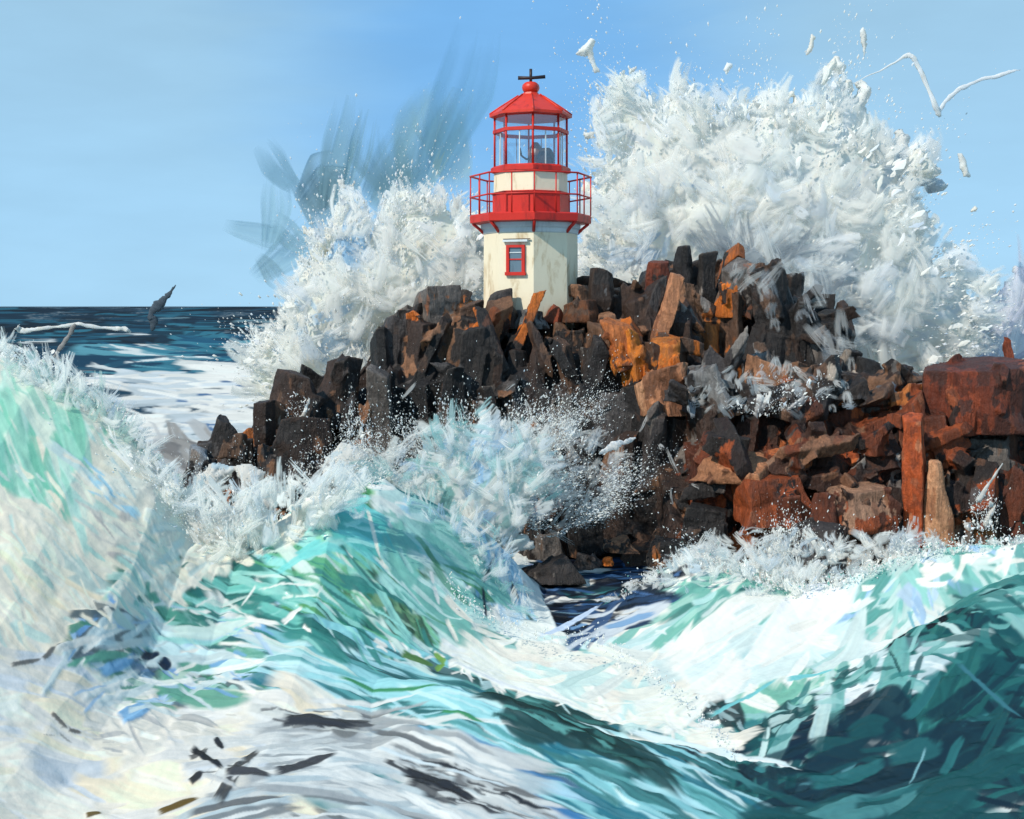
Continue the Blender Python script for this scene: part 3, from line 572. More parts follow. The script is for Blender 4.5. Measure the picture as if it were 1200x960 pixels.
class RockMesh:
    def __init__(s): s.v, s.f, s.c, s.uv = [], [], [], []
    def block(s, c, w, h, d, pal, n=None, rings=3, taper=.8, tilt=(0, 0), rot=None, topcol=None, jit=.12, tone=None, slant=.25):
        """fractured block: base at c, ringed prism with slanted top"""
        n = n or random.randint(4, 7)
        a0 = rot if rot is not None else random.random() * 6.28
        base = tone if tone is not None else palette_pick(pal)
        vs = []; off = len(s.v)
        ang = [a0 + (i + random.uniform(-.36, .36)) * 2 * math.pi / n for i in range(n)]
        rad = [random.uniform(.78, 1.18) for _ in range(n)]
        sx, sy = (max(-.5, min(.5, random.gauss(0, slant))) for _ in (0, 1))
        for r in range(rings):
            t = r / (rings - 1)
            k = 1 + (taper - 1) * t
            for i in range(n):
                rr = rad[i] * k * (1 + random.uniform(-jit, jit))
                x = math.cos(ang[i]) * rr * w / 2; y = math.sin(ang[i]) * rr * d / 2
                z = t * h + (random.uniform(-.12, .12) * h / rings if 0 < r < rings - 1 else 0)
                if r == rings - 1: z += sx * x + sy * y
                vs.append((x, y, z))
        vs.append((random.uniform(-.1, .1) * w, random.uniform(-.1, .1) * d, h * random.uniform(.99, 1.05)))
        m = Matrix.Rotation(tilt[0], 3, 'X') @ Matrix.Rotation(tilt[1], 3, 'Y')
        for q in vs:
            p = m @ Vector(q); s.v.append((c[0] + p.x, c[1] + p.y, c[2] + p.z))
        for r in range(rings - 1):
            for i in range(n):
                j = (i + 1) % n
                a, b, e, g = off + r * n + i, off + r * n + j, off + (r + 1) * n + j, off + (r + 1) * n + i
                tri = [(a, b, e), (a, e, g)] if random.random() < .5 else [(a, b, g), (b, e, g)]
                fc1 = base * random.uniform(.75, 1.25) if random.random() < .85 else palette_pick(pal)
                for q in tri:
                    s.f.append(q); s.c.append(fc1 * random.uniform(.88, 1.12))
        top = off + rings * n
        s.f.append(tuple(off + i for i in range(n))[::-1]); s.c.append(base)
        for i in range(n):
            s.f.append((off + (rings - 1) * n + i, off + (rings - 1) * n + (i + 1) % n, top))
            tc = palette_pick(topcol) if topcol and random.random() < .6 else base
            s.c.append(tc * random.uniform(.9, 1.3))
    def plate(s, c, nrm, up, l, w, th, col):
        """thin angular spall on a face: irregular polygon with thickness"""
        nrm = Vector(nrm).normalized(); up = (Vector(up) - nrm * Vector(up).dot(nrm)).normalized(); si = nrm.cross(up)
        n = random.randint(4, 6); off = len(s.v)
        a0 = random.random() * 6.28
        for k in (0, 1):
            for i in range(n):
                a = a0 + i * 6.283 / n + (random.uniform(-.25, .25) if k == 0 else 0)
                if k == 0: pass
                if k == 0: s._pa = getattr(s, '_pa', {}); s._pa[i] = (a, random.uniform(.75, 1.15))
                a, r = s._pa[i]
                p = Vector(c) + up * math.sin(a) * r * l / 2 * (1 - .15 * k) + si * math.cos(a) * r * w / 2 * (1 - .15 * k) + nrm * (th * (1 + random.uniform(-.4, .4)) if k else -th)
                s.v.append(tuple(p))
        s.f.append(tuple(off + n + i for i in range(n))); s.c.append(col)
        s.f.append(tuple(off + i for i in range(n))[::-1]); s.c.append(col)
        for i in range(n):
            j = (i + 1) % n
            s.f.append((off + i, off + j, off + n + j, off + n + i)); s.c.append(col * random.uniform(.6, .95))
    def build(s, name, parent=None, origin=None, voxel=.06, rough=.07, dabs=None):
        """fuse the fractured blocks into one skin, roughen it, and carry the block colours over in ragged patches"""
        org = np.array(origin) if origin is not None else np.zeros(3)
        V = np.array(s.v, float) - org
        me = bpy.data.meshes.new('t'); me.from_pydata(V.tolist(), [], s.f); me.validate()
        to = bpy.data.objects.new('t', me); C.objects.link(to)
        md = to.modifiers.new('r', 'REMESH'); md.mode = 'VOXEL'; md.voxel_size = voxel; md.adaptivity = 0
        bpy.context.view_layer.update()
        rm = bpy.data.meshes.new_from_object(to.evaluated_get(bpy.context.evaluated_depsgraph_get()))
        bpy.data.objects.remove(to); bpy.data.meshes.remove(me)
        n = len(rm.vertices); co = np.empty(n * 3); rm.vertices.foreach_get('co', co); co = co.reshape(-1, 3)
        no = np.empty(n * 3); rm.vertices.foreach_get('normal', no); no = no.reshape(-1, 3)
        g = co + org
        def n3(f, k): return (fbm(g[:, 0] * f + g[:, 2] * .37 * f + k, g[:, 1] * f - g[:, 2] * .5 * f + k, 4) + fbm(g[:, 2] * f + k * 2, (g[:, 0] - g[:, 1]) * .8 * f + k, 4)) / 2
        crack = np.clip(.06 - abs(n3(.8, 3) - .5), 0, 1) / .06
        dsp = rough * ((n3(1.6, 7) - .5) * 2.4 + (n3(4.5, 31) - .5) * 1.4 - .55 * crack)
        co2 = co + no * dsp[:, None]
        # colours: nearest block facet after a streaky warp
        pts, cols = [], []
        for f, c in zip(s.f, s.c):
            p = V[list(f)]; pts.append(p.mean(0)); cols.append(c)
            if len(p) == 3 and np.linalg.norm(p[0] - p[1]) > .5:
                for q in p: pts.append(p.mean(0) * .45 + q * .55); cols.append(c)
        if dabs is not None:
            C0 = np.array(cols); kd0 = kdtree.KDTree(len(pts))
            for i, p in enumerate(pts): kd0.insert(Vector(p), i)
            kd0.balance()
            for k in rng.integers(0, n, dabs[0]):
                pal = dabs[1](*pxof(g[k])) if callable(dabs[1]) else dabs[1]
                pts.append(co[k] + rng.normal(0, .03, 3)); q0 = C0[kd0.find(Vector(co[k]))[1]]; cols.append(q0 * .55 + .45 * palette_pick(pal) * random.uniform(.8, 1.3))
        kd = kdtree.KDTree(len(pts)); sc_ = np.array([1, 1, .5])
        for i, p in enumerate(pts): kd.insert(Vector(p * sc_), i)
        kd.balance()
        w = co + .16 * np.stack([n3(3.3, 11) - .5, n3(3.0, 23) - .5, 2.2 * (n3(1.5, 41) - .5)], 1) * 2
        w = w * sc_
        cc = np.array(cols)[[kd.find(q)[1] for q in w.tolist()]]
        fc = np.empty(len(rm.loops), np.int32); rm.loops.foreach_get('vertex_index', fc)
        ok = len(rm.loops) == 4 * len(rm.polygons)
        faces = fc.reshape(-1, 4) if ok else [tuple(p.vertices) for p in rm.polygons]
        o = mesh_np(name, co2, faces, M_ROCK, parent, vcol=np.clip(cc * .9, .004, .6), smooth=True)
        bpy.data.meshes.remove(rm)
        if origin is not None: o.location = origin
        return o

# regions of rock colour in the view of the cliff (photo pixel -> palette)
ROCKCOL = [
    ([(420, 330), (480, 340), (600, 350), (600, 400), (540, 390), (500, 380), (430, 400)], BROWN + ORANGE),
    ([(500, 340), (560, 340), (580, 370), (520, 375)], ORANGE + BROWN),
    ([(410, 370), (600, 380), (760, 400), (760, 480), (800, 640), (640, 640), (420, 560)], BLACK + BLACK + BROWN),
    ([(600, 350), (720, 345), (720, 440), (620, 430)], BROWN),
    ([(430, 345), (620, 350), (620, 400), (540, 404), (430, 388)], BROWN + BROWN + ORANGE),
    ([(640, 400), (760, 400), (760, 560), (690, 560)], BROWN + BLACK),
    ([(720, 380), (830, 380), (830, 480), (740, 480)], ORANGE + BROWN + BROWN),
    ([(690, 290), (850, 290), (850, 390), (690, 390)], BLACK + BROWN + BROWN),
    ([(850, 305), (920, 310), (900, 360), (850, 370)], ORANGE + BROWN + BLACK),
    ([(880, 310), (985, 320), (985, 445), (870, 445)], BLACK),
    ([(780, 430), (1000, 430), (1000, 490), (780, 490)], BROWN + GREY),
    ([(780, 480), (880, 480), (860, 640), (780, 640)], BROWN + BLACK + RUST),
    ([(850, 480), (1140, 470), (1120, 660), (850, 660)], RUST),
    ([(1080, 420), (1210, 420), (1210, 500), (1080, 500)], DKRED),
    ([(1130, 490), (1260, 490), (1260, 650), (1130, 650)], BLACK + BROWN + RUST),
    ([(180, 400), (430, 400), (430, 600), (180, 600)], BLACK + BROWN),
]
def rock_pal(px, py):
    for poly, pal in reversed(ROCKCOL):
        if inpoly(px, py, poly): return pal
    return BROWN
def pxof(p): return CX + p[0] / p[1] * F, HY + (CAMZ - p[2]) / p[1] * F

isl = RockMesh()
def columns(tops, Y, step, dY=.35, bottom=-1.0, broken=True, wk=1.6):
    """a row of fractured columns whose tops follow a skyline given at depth Y"""
    P = np.array(tops, float)
    px = P[0, 0]
    while px <= P[-1, 0]:
        py = np.interp(px, P[:, 0], P[:, 1]) + random.uniform(-8, 16)
        y = Y + random.uniform(-dY, dY)
        c = at(px, py, y); zt = c.z
        w = step / F * Y * wk * random.uniform(.85, 1.25)
        z = zt; first = True
        while z > bottom:
            h = random.uniform(.9, 2.0) if c.x > 5.5 and zt < 6.2 else random.uniform(1.4, 4.2)
            if z - h < bottom + .4: h = z - bottom
            cc = (c.x + random.uniform(-.14, .14), y + random.uniform(-.25, .25) - (zt - z) * .04, z - h)
            qx, qy = pxof((cc[0], cc[1], z - h * .4))
            pal = rock_pal(qx, qy)
            isl.block(cc, w * random.uniform(.9, 1.2), h * 1.04, w * random.uniform(1.0, 1.5), pal, rings=random.randint(3, 4) if h > 1.2 else 3,
                      taper=random.uniform(.5, .95) if first else random.uniform(.8, 1.05), tilt=(random.gauss(-.04, .10), random.gauss(.03, .17)), slant=(.15 if Y > 48 else .42) if first else .25, jit=.18)
            z -= h * .97; first = False
        px += step * random.uniform(.75, 1.1)
# back mass, then rows stepping forward and down
columns([(470, 372), (560, 372), (690, 355), (760, 330), (900, 330), (960, 390), (1000, 450), (1250, 440)], 49, 60, .5, wk=1.6)
columns([(478, 366), (495, 352), (545, 350), (566, 366), (600, 372), (650, 374), (690, 350), (745, 326), (800, 312), (880, 318), (945, 328), (985, 390)], 46.2, 27)
columns([(462, 374), (485, 360), (560, 366), (600, 378), (680, 376), (700, 350), (760, 340), (850, 335), (945, 342), (985, 410), (1010, 450)], 44.2, 26)
columns([(450, 378), (475, 368), (520, 372), (580, 380), (640, 384), (700, 378), (740, 372), (830, 380), (950, 395), (985, 440), (1100, 450), (1250, 440)], 42.8, 25)
columns([(450, 384), (480, 386), (560, 396), (650, 404), (720, 404), (800, 410), (880, 425), (960, 440), (1030, 458), (1090, 440), (1150, 445), (1260, 450)], 41.6, 25)
columns([(452, 420), (500, 440), (600, 450), (700, 460), (760, 450), (800, 450), (880, 462), (960, 470), (1090, 470), (1260, 462)], 40.8, 26)
columns([(690, 520), (760, 480), (800, 478), (870, 490), (960, 480), (1040, 472), (1100, 480), (1260, 480)], 39.8, 32, bottom=-.6)
columns([(790, 560), (840, 520), (900, 530), (980, 510), (1060, 490), (1130, 500), (1260, 500)], 38.9, 36, bottom=-.6)
columns([(740, 640), (800, 610), (900, 590), (980, 580), (1060, 560), (1140, 560), (1260, 560)], 38.1, 38, bottom=-.6)
columns([(640, 560), (700, 560), (760, 600), (800, 620)], 40.0, 30, bottom=-.6)
# left tail
columns([(300, 500), (330, 462), (370, 440), (400, 440), (432, 460)], 41.5, 26, bottom=-.6)
columns([(225, 545), (250, 525), (300, 520), (340, 500), (420, 480)], 40.0, 26, bottom=-.6)
columns([(220, 585), (300, 570), (420, 540)], 38.6, 30, bottom=-.6)
# horizontal ledges of the lower shelf, and spalls on every face
for i in range(46):
    px = random.uniform(790, 1180); py = random.uniform(440, 500); Y = random.uniform(38.8, 41.5)
    c = at(px, py, Y)
    isl.block((c.x, Y, c.z - .25), random.uniform(.8, 2.2), random.uniform(.25, .5), random.uniform(.8, 1.6), rock_pal(px, py), taper=.85, tilt=(random.gauss(0, .1), random.gauss(0, .12)), topcol=GREY + BROWN)
for i in range(34):
    px = random.uniform(800, 1120); py = random.uniform(520, 640); Y = random.uniform(37.2, 38.4)
    c = at(px, py, Y)
    isl.block((c.x, Y, c.z - .3), random.uniform(.6, 1.9), random.uniform(.3, .8), random.uniform(.6, 1.2), rock_pal(px, py), taper=.8, tilt=(random.gauss(0, .25), random.gauss(0, .25)))
nv = np.array(isl.v); base_f = list(isl.f)
cand = []
for k in rng.permutation(len(base_f)):
    f = base_f[k]; p = nv[list(f)]; n = np.cross(p[1] - p[0], p[2] - p[0]); ar = np.linalg.norm(n) / 2
    if ar < .05: continue
    n = n / (2 * ar); ce = p.mean(0)
    if n[1] > .1 or ce[2] < -.2: continue
    cand.append((ce, n))
    if len(cand) >= 1500: break
for ce, n in cand:
    qx, qy = pxof(ce); pal = rock_pal(qx, qy)
    l = random.uniform(.4, 1.3) if random.random() < .6 else random.uniform(1.4, 3.2); w = l * random.uniform(.18, .4)
    up = Vector((random.gauss(.1, .6) * (1 if qy < 440 else 2.2), random.gauss(0, .3), 1))
    col = palette_pick(pal) * random.uniform(.9, 1.3)
    if random.random() < (.03 if qy < 430 or qx < 780 else .07): col = lin((158, 150, 142))
    isl.plate(tuple(ce + n * .03), n + rng.normal(0, .42, 3), up, l, w, random.uniform(.12, .34), col)
o = isl.build('rock_island', voxel=.052, rough=.05, dabs=(4200, rock_pal)); tag(o, kind='structure')

# separate rocks that lie on or against the outcrop
def boulder(px, py, Y, w, h, pal, label, d=None, n=6, rings=4, taper=.75, tilt=(0, 0), name='boulder', rot=None, top=None, extra=0, slant=.25, tone=None):
    """px, py: middle of its foot; w, h in photo pixels at that depth"""
    k = Y / F; b = RockMesh(); c = at(px, py, Y)
    W_, H_ = w * k, h * k; D_ = (d * k) if d else W_ * .9
    b.block((c.x, c.y, c.z), W_, H_, D_, pal, n=n, rings=rings, taper=taper, tilt=tilt, rot=rot, topcol=top, jit=.2, slant=slant, tone=None if tone is None else lin(tone))
    for q in range(3 if w > 40 and h > 34 else 0):   # broken lesser lumps fused to the rock
        e = random.choice((-1, 1)); f_ = random.uniform(.35, .6)
        b.block((c.x + e * W_ * random.uniform(.15, .4), c.y - D_ * random.uniform(.05, .35), c.z), W_ * f_, H_ * random.uniform(.35, .8), D_ * f_, pal, rings=3, taper=.75, tilt=(random.gauss(0, .12), random.gauss(0, .15)), slant=.5)
    V = np.array(b.v); fs = list(b.f)
    for q in range(extra):
        f = random.choice(fs); p = V[list(f)]; nn = np.cross(p[1] - p[0], p[2] - p[0]); nn = nn / (np.linalg.norm(nn) + 1e-9)
        if nn[1] > .3: continue
        l = H_ * random.uniform(.2, .5); b.plate(tuple(p.mean(0)), nn + rng.normal(0, .3, 3), (random.gauss(0, .6), 0, 1), l * 1.4, l * .6, random.uniform(.05, .16), palette_pick(pal))
    o = b.build(name, origin=(c.x, c.y, c.z), voxel=min(.045, W_ / 14), rough=min(.04, W_ * .05), dabs=(int(12 + W_ * H_ * 14), pal)); tag(o, label, 'rock', 'rocks lying on and around the lighthouse outcrop')
    return o
BL = [
    (262, 535, 37.6, 56, 44, BLACK, 'small dark wedge of rock at the left end of the outcrop, beside pale grey water', dict(taper=.35, slant=.5)),
    (232, 575, 37.0, 46, 50, BLACK + GREY, 'low grey-brown rock at the far left tip, foam all round it', dict(taper=.6)),
    (312, 522, 38.4, 30, 52, BLACK, 'narrow upright dark brown rock between the wedge and the square block', dict(taper=.85, n=5)),
    (345, 500, 39.4, 52, 62, BLACK + BROWN, 'square dark block standing on the left spur with a white foam splash on it', dict(taper=.85, n=5)),
    (388, 500, 40.2, 62, 80, BROWN + BLACK, 'tall brown slab leaning right on the left spur against the main cliff', dict(taper=.6, tilt=(0, .22))),
    (358, 555, 37.6, 100, 60, BLACK + BROWN, 'broad dark grey rock below the left spur, just above the foam', dict(taper=.6)),
    (402, 590, 36.2, 56, 62, BLACK, 'black rock splattered with foam under the main cliff', dict(taper=.6)),
    (296, 590, 36.2, 40, 40, BLACK + GREY, 'dark brown rock mostly swallowed by white foam', dict(taper=.6)),
    (520, 386, 43.2, 74, 48, ORANGE + BROWN, 'orange-faced block on the cliff top left of the lighthouse', dict(taper=.88, n=5, rot=.7)),
    (585, 385, 43.2, 40, 42, BLACK, 'dark grey block touching the left foot of the lighthouse tower', dict(taper=.8, n=5)),
    (648, 380, 43.4, 34, 20, DKRED, 'small rust-red rock in front of the lighthouse base', dict(taper=.6, tilt=(0, .3))),
    (622, 386, 43.0, 44, 22, BLACK + GREY, 'dark rubble rock under the middle of the lighthouse tower', dict(taper=.7)),
    (682, 378, 43.4, 60, 24, BROWN, 'flat brown rock with an orange edge right of the lighthouse foot', dict(taper=.6, tone=(96, 56, 30))),
    (704, 372, 44.0, 40, 56, GREY + BLACK, 'dark grey block right of the lighthouse with pale spray hanging over it', dict(taper=.85, n=5)),
    (772, 372, 44.4, 46, 66, DKRED + BROWN, 'reddish brown round-topped rock on the crest between the black rocks', dict(taper=.7)),
    (802, 360, 45.0, 30, 72, [(24, 22, 22, 1), (34, 30, 30, 1)], 'tall black pinnacle on the highest part of the crest', dict(taper=.6, name='rock_pinnacle')),
    (826, 362, 44.8, 34, 64, BLACK, 'blocky black pinnacle right of the tallest one on the crest', dict(taper=.75, name='rock_pinnacle')),
    (772, 402, 42.3, 26, 82, TAN, 'smooth tan slab leaning to the right below the crest', dict(taper=.8, tilt=(0, .3), n=5, name='rock_slab')),
    (866, 372, 44.0, 60, 62, ORANGE + BROWN, 'orange-brown rounded boulder on the crest right of the black pinnacles', dict(taper=.7)),
    (920, 440, 43.4, 60, 120, BLACK, 'long black leaning slab at the right end of the crest, streaked with spray', dict(taper=.6, tilt=(0, -.18), name='rock_slab')),
    (955, 445, 43.0, 46, 90, BLACK + GREY, 'black slab at the foot of the spray, last on the crest', dict(taper=.5, tilt=(0, -.3), name='rock_slab')),
    (738, 432, 41.2, 46, 56, ORANGE, 'orange rock with a pale rim on the cliff face right of the dark wall', dict(taper=.8, n=5, tone=(172, 98, 50), tilt=(0, -.28), slant=.5)),
    (772, 444, 41.0, 50, 46, ORANGE, 'bright ochre block beside the pale-rimmed orange rock', dict(taper=.8, n=5, tone=(176, 102, 40), tilt=(0, .24), slant=.5)),
    (784, 486, 40.4, 60, 56, TAN, 'tall tan-brown pillar below the bright ochre block', dict(taper=.95, n=6, tone=(128, 84, 58))),
    (822, 482, 40.0, 70, 40, GREY + BROWN, 'rounded grey-brown rock at the left end of the lower shelf', dict(taper=.7)),
    (905, 452, 41.0, 60, 26, BROWN, 'flat brown slab on the lower shelf under the black slabs', dict(taper=.8, name='rock_slab')),
    (1018, 452, 41.0, 60, 30, BLACK, 'small jagged black rock on the shelf left of the large red block', dict(taper=.5)),
    (1056, 458, 40.6, 46, 30, DKRED + BLACK, 'small dark red rock touching the large red block', dict(taper=.7)),
    (1150, 505, 39.4, 128, 80, DKRED, 'large red block with a flat top at the right end of the shelf', dict(taper=.9, n=7, rot=.75, slant=.2, extra=26)),
    (866, 560, 37.6, 96, 22, TAN, 'flat tan slab jutting from the red cliff foot above the dark hollow', dict(taper=.85, tilt=(.1, -.08), name='rock_slab')),
    (826, 640, 37.2, 60, 46, BLACK, 'black square-edged rock at the foot of the cliff beside the pool', dict(taper=.9, n=4)),
    (900, 612, 37.2, 110, 58, RUST, 'rust-red boulder with a brown top in the lower cliff foot', dict(taper=.75)),
    (1000, 620, 37.2, 100, 52, RUST, 'broad rust-brown boulder at the waterline behind the splash', dict(taper=.7)),
    (1070, 640, 37.0, 34, 150, RUST + TAN, 'tall orange-brown pillar of rock with a pale edge on the red cliff', dict(taper=.85, n=5, tone=(170, 76, 34))),
    (1098, 640, 36.8, 40, 100, TAN, 'pale brown pointed slab leaning on the red cliff foot', dict(taper=.35, name='rock_slab')),
    (960, 690, 34.8, 90, 74, BLACK + BROWN, 'dark brown rock in the breaking wave, spray flying round it', dict(taper=.6)),
    (640, 680, 35.4, 90, 20, BLACK, 'flat black rock awash in the dark pool', dict(taper=.6, d=60)),
    (688, 664, 36.2, 44, 13, BLACK, 'small dark rock in the pool with an orange stone beside it', dict(taper=.6)),
    (712, 663, 36.3, 16, 10, ORANGE, 'tiny orange stone in the dark pool', dict(taper=.7)),
    (726, 646, 37.0, 48, 14, BLACK + BROWN, 'low dark brown rock behind the orange stone', dict(taper=.6)),
    (786, 662, 36.4, 92, 30, BROWN + BLACK, 'long brown rock slanting into the pool under the cliff', dict(taper=.55, tilt=(0, -.12))),
]
for px, py, Y, w, h, pal, label, kw in BL:
    kw.setdefault('extra', 7 if w > 40 else 0)
    boulder(px, py, Y, w, h * 1.0, pal, label, **kw)

# ------------------------------------------------------------------ lighthouse
LX, LY = (622 - CX) / F * 45, 45.0
def lz(py): return CAMZ - (py - HY) / F * 45
K = 45 / F
lh = bpy.data.objects.new('lighthouse', None); C.objects.link(lh)
LB = lz(372); lh.location = (LX, LY, LB)
tag(lh, 'white octagonal lighthouse with red gallery, glazed lantern and red roof on the cliff top', 'lighthouse')
A0 = R(-20)            # direction of the window face, measured from straight towards the viewer, left negative
def pdir(a): return Vector((math.sin(a), -math.cos(a), 0))
def oct_ring(r, z, n=8, off=0.5):
    return [tuple(pdir(A0 + (i + off) * 2 * math.pi / n) * r + Vector((0, 0, z - LB))) for i in range(n)]
def lathe8(name, prof, mat, parent, n=8, cap=True, smooth=False):
    v, f = [], []
    for r, py in prof: v += oct_ring(r * K, lz(py), n)
    for k in range(len(prof) - 1):
        for i in range(n):
            j = (i + 1) % n; f.append((k * n + i, k * n + j, (k + 1) * n + j, (k + 1) * n + i))
    if cap:
        f.append(tuple(range(n))[::-1]); f.append(tuple((len(prof) - 1) * n + i for i in range(n)))
    return mesh_np(name, v, f, mat, parent, smooth=smooth)
def box_on(name, face_r, az, px_c, py0, py1, halfw, depth, mat, parent, out=0.0, zrel=True):
    """box standing on an octagon face: face_r apothem in m"""
    n_ = pdir(az); s_ = Vector((math.cos(az), math.sin(az), 0))
    z0, z1 = lz(py1) - LB, lz(py0) - LB
    v = []
    for dz in (z0, z1):
        for dn in (out - depth / 2, out + depth / 2):
            for ds in (-halfw, halfw):
                v.append(tuple(n_ * (face_r + dn) + s_ * (px_c + ds) + Vector((0, 0, dz))))
    f = [(0, 1, 3, 2), (4, 6, 7, 5), (0, 4, 5, 1), (2, 3, 7, 6), (0, 2, 6, 4), (1, 5, 7, 3)]
    return mesh_np(name, v, f, mat, parent)
def tube(name, pts, r, mat, parent, n=8):
    v, f = [], []
    pts = [Vector(p) for p in pts]
    for i, p in enumerate(pts):
        t = (pts[min(i + 1, len(pts) - 1)] - pts[max(i - 1, 0)]).normalized()
        a = t.cross(Vector((0, 0, 1))) if abs(t.z) < .9 else t.cross(Vector((1, 0, 0)))
        a.normalize(); b = t.cross(a)
        rr = r[i] if isinstance(r, (list, tuple)) else r
        for k in range(n):
            q = 6.28318 * k / n; v.append(tuple(p + a * math.cos(q) * rr + b * math.sin(q) * rr))
    for i in range(len(pts) - 1):
        for k in range(n):
            j = (k + 1) % n; f.append((i * n + k, i * n + j, (i + 1) * n + j, (i + 1) * n + k))
    f.append(tuple(range(n))[::-1]); f.append(tuple((len(pts) - 1) * n + k for k in range(n)))
    return mesh_np(name, v, f, mat, parent, smooth=True)
CR = 1 / math.cos(math.pi / 8)
lathe8('tower', [(55.5, 385), (55, 275)], M_WHITE, lh)
lathe8('cornice', [(55.1, 275.2), (56.5, 274), (56.5, 270), (58.5, 268), (58.5, 263.2)], M_CORN, lh)
deck = lathe8('gallery_deck', [(68, 263), (71, 262), (71.5, 254), (69.5, 252.5)], M_RED, lh)
for i in range(8):
    a = A0 + (i + .5) * math.pi / 4
    tube('bracket', [pdir(a) * 55 * K + Vector((0, 0, lz(274) - LB)), pdir(a) * 60 * K + Vector((0, 0, lz(269) - LB)), pdir(a) * 68 * K + Vector((0, 0, lz(262.5) - LB))], .06, M_RED, lh, 6)
lathe8('lower_drum', [(44.8, 252.6), (44.8, 229)], M_RED, lh)
lathe8('drum_band', [(46.2, 229), (46.2, 226.5), (44, 226.4)], M_RED, lh)
lathe8('upper_drum', [(43.5, 226.5), (43, 204)], M_WHITE, lh)
lathe8('lantern_sill', [(44, 204), (47, 203), (47, 198), (44, 196)], M_RED, lh)
lathe8('lantern_head', [(42.8, 139.5), (44, 138.5), (44, 136)], M_RED, lh)
# transom ring half way
def ring_bar(name, r_out, r_in, py0, py1, mat):
    v = []
    for py in (py1, py0):
        for rr in (r_out, r_in): v += oct_ring(rr * K, lz(py))
    f = []
    for i in range(8):
        j = (i + 1) % 8
        f += [(i, j, 16 + j, 16 + i), (8 + j, 8 + i, 24 + i, 24 + j), (16 + i, 16 + j, 24 + j, 24 + i), (j, i, 8 + i, 8 + j)]
    return mesh_np(name, v, f, mat, lh)
ring_bar('transom', 44.6, 40.5, 153.5, 157.5, M_RED)
for i in range(8):
    a = A0 + (i + .5) * math.pi / 4
    d = pdir(a)
    tube('mullion', [d * 42.4 * K + Vector((0, 0, lz(197) - LB)), d * 42.4 * K + Vector((0, 0, lz(139) - LB))], .042, M_RED, lh, 6)
for (p0, p1) in ((140, 153), (158, 196)):
    for i in range(8):
        a = A0 + i * math.pi / 4
        r1 = 41.8 * K * math.cos(math.pi / 8); hw = 41.8 * K * math.sin(math.pi / 8) - .05
        box_on('glass_pane', r1, a, 0, p0, p1, hw, .012, M_GLASS, lh)
# thin glazing bars between the mullions
for i in range(8):
    a = A0 + i * math.pi / 4; r1 = 42.2 * K * math.cos(math.pi / 8)
    box_on('glazing_bar', r1, a, 0, 158, 196, .018, .03, M_CORN, lh)
# roof, ball and cross
roof = lathe8('roof', [(42, 139), (48.5, 138), (48.5, 135), (37, 127), (24.5, 119), (14.5, 112.5), (9.5, 111), (9, 109)], M_ROOF, lh)
for i in range(8):
    a = A0 + (i + .5) * math.pi / 4; d = pdir(a)
    tube('roof_rib', [d * r * K + Vector((0, 0, lz(py) - LB)) for r, py in ((48.5, 134.6), (37, 126.6), (24.5, 118.6), (14.5, 112.2))], .032, M_ROOF, roof, 6)
lathe8('ball_finial', [(7.5, 109), (9.6, 106), (10.4, 103), (9.6, 99.5), (7, 97), (3, 96)], M_ROOF, lh, 8, True, True)
tube('cross_post', [(0, 0, lz(97) - LB), (0, 0, lz(81) - LB)], .06, M_DARK, lh, 6)
tube('cross_arm', [(-15 * K, 0, lz(91.5) - LB), (0, 0, lz(91.5) - LB), (17 * K, 0, lz(90) - LB)], [.075, .06, .07], M_DARK, lh, 6)
# gallery railing
def ring_tube(name, r, py, rad, parent):
    pts = [Vector(p) for p in oct_ring(r * K, lz(py))]
    v, f = [], []
    n = 6
    for i, p in enumerate(pts):
        a = A0 + (i + .5) * math.pi / 4; d = pdir(a)
        for k in range(n):
            q = 6.28318 * k / n; v.append(tuple(p + d * math.cos(q) * rad + Vector((0, 0, math.sin(q) * rad))))
    for i in range(8):
        for k in range(n):
            i2, k2 = (i + 1) % 8, (k + 1) % n; f.append((i * n + k, i * n + k2, i2 * n + k2, i2 * n + k))
    return mesh_np(name, v, f, M_RED, parent, smooth=True)
rail = ring_tube('railing', 71, 207.5, .035, lh)
ring_tube('middle_rail', 71, 232, .032, rail)
for i in range(8):
    for t in (0, .5):
        a1 = A0 + (i + .5) * math.pi / 4; a2 = A0 + (i + 1.5) * math.pi / 4
        d = pdir(a1).lerp(pdir(a2), t)
        tube('post', [d * 70.5 * K + Vector((0, 0, lz(253) - LB)), d * 70.5 * K + Vector((0, 0, lz(206.5) - LB))], .028, M_RED, rail, 6)
# window in the left front face, and its little hood
ap = 55.1 * K * math.cos(math.pi / 8)
win = box_on('window', ap, A0, 0, 291, 322, .30, .05, M_PANE, lh, out=.01)
for nm, (c0, w0, p0, p1) in {'a': (-.29, .055, 290, 323), 'b': (.29, .055, 290, 323)}.items():
    box_on('frame_side', ap, A0, c0, p0, p1, w0, .12, M_RED, win, out=.03)
box_on('frame_head', ap, A0, 0, 289.5, 292.4, .345, .124, M_RED, win, out=.03)
box_on('frame_sill', ap, A0, 0, 320.2, 324, .38, .16, M_RED, win, out=.045)
box_on('sash_bar', ap, A0, 0, 305, 306.6, .24, .06, M_RED, win, out=.035)
box_on('sash_bar', ap, A0, 0, 297.6, 298.6, .24, .05, M_CORN, win, out=.034)
box_on('window_hood', ap, A0, 0, 283.5, 286, .46, .16, M_CORN, lh, out=.06)
box_on('hood_bar', ap, A0, .05, 282.4, 283.3, .50, .06, M_DARK, lh, out=.07)
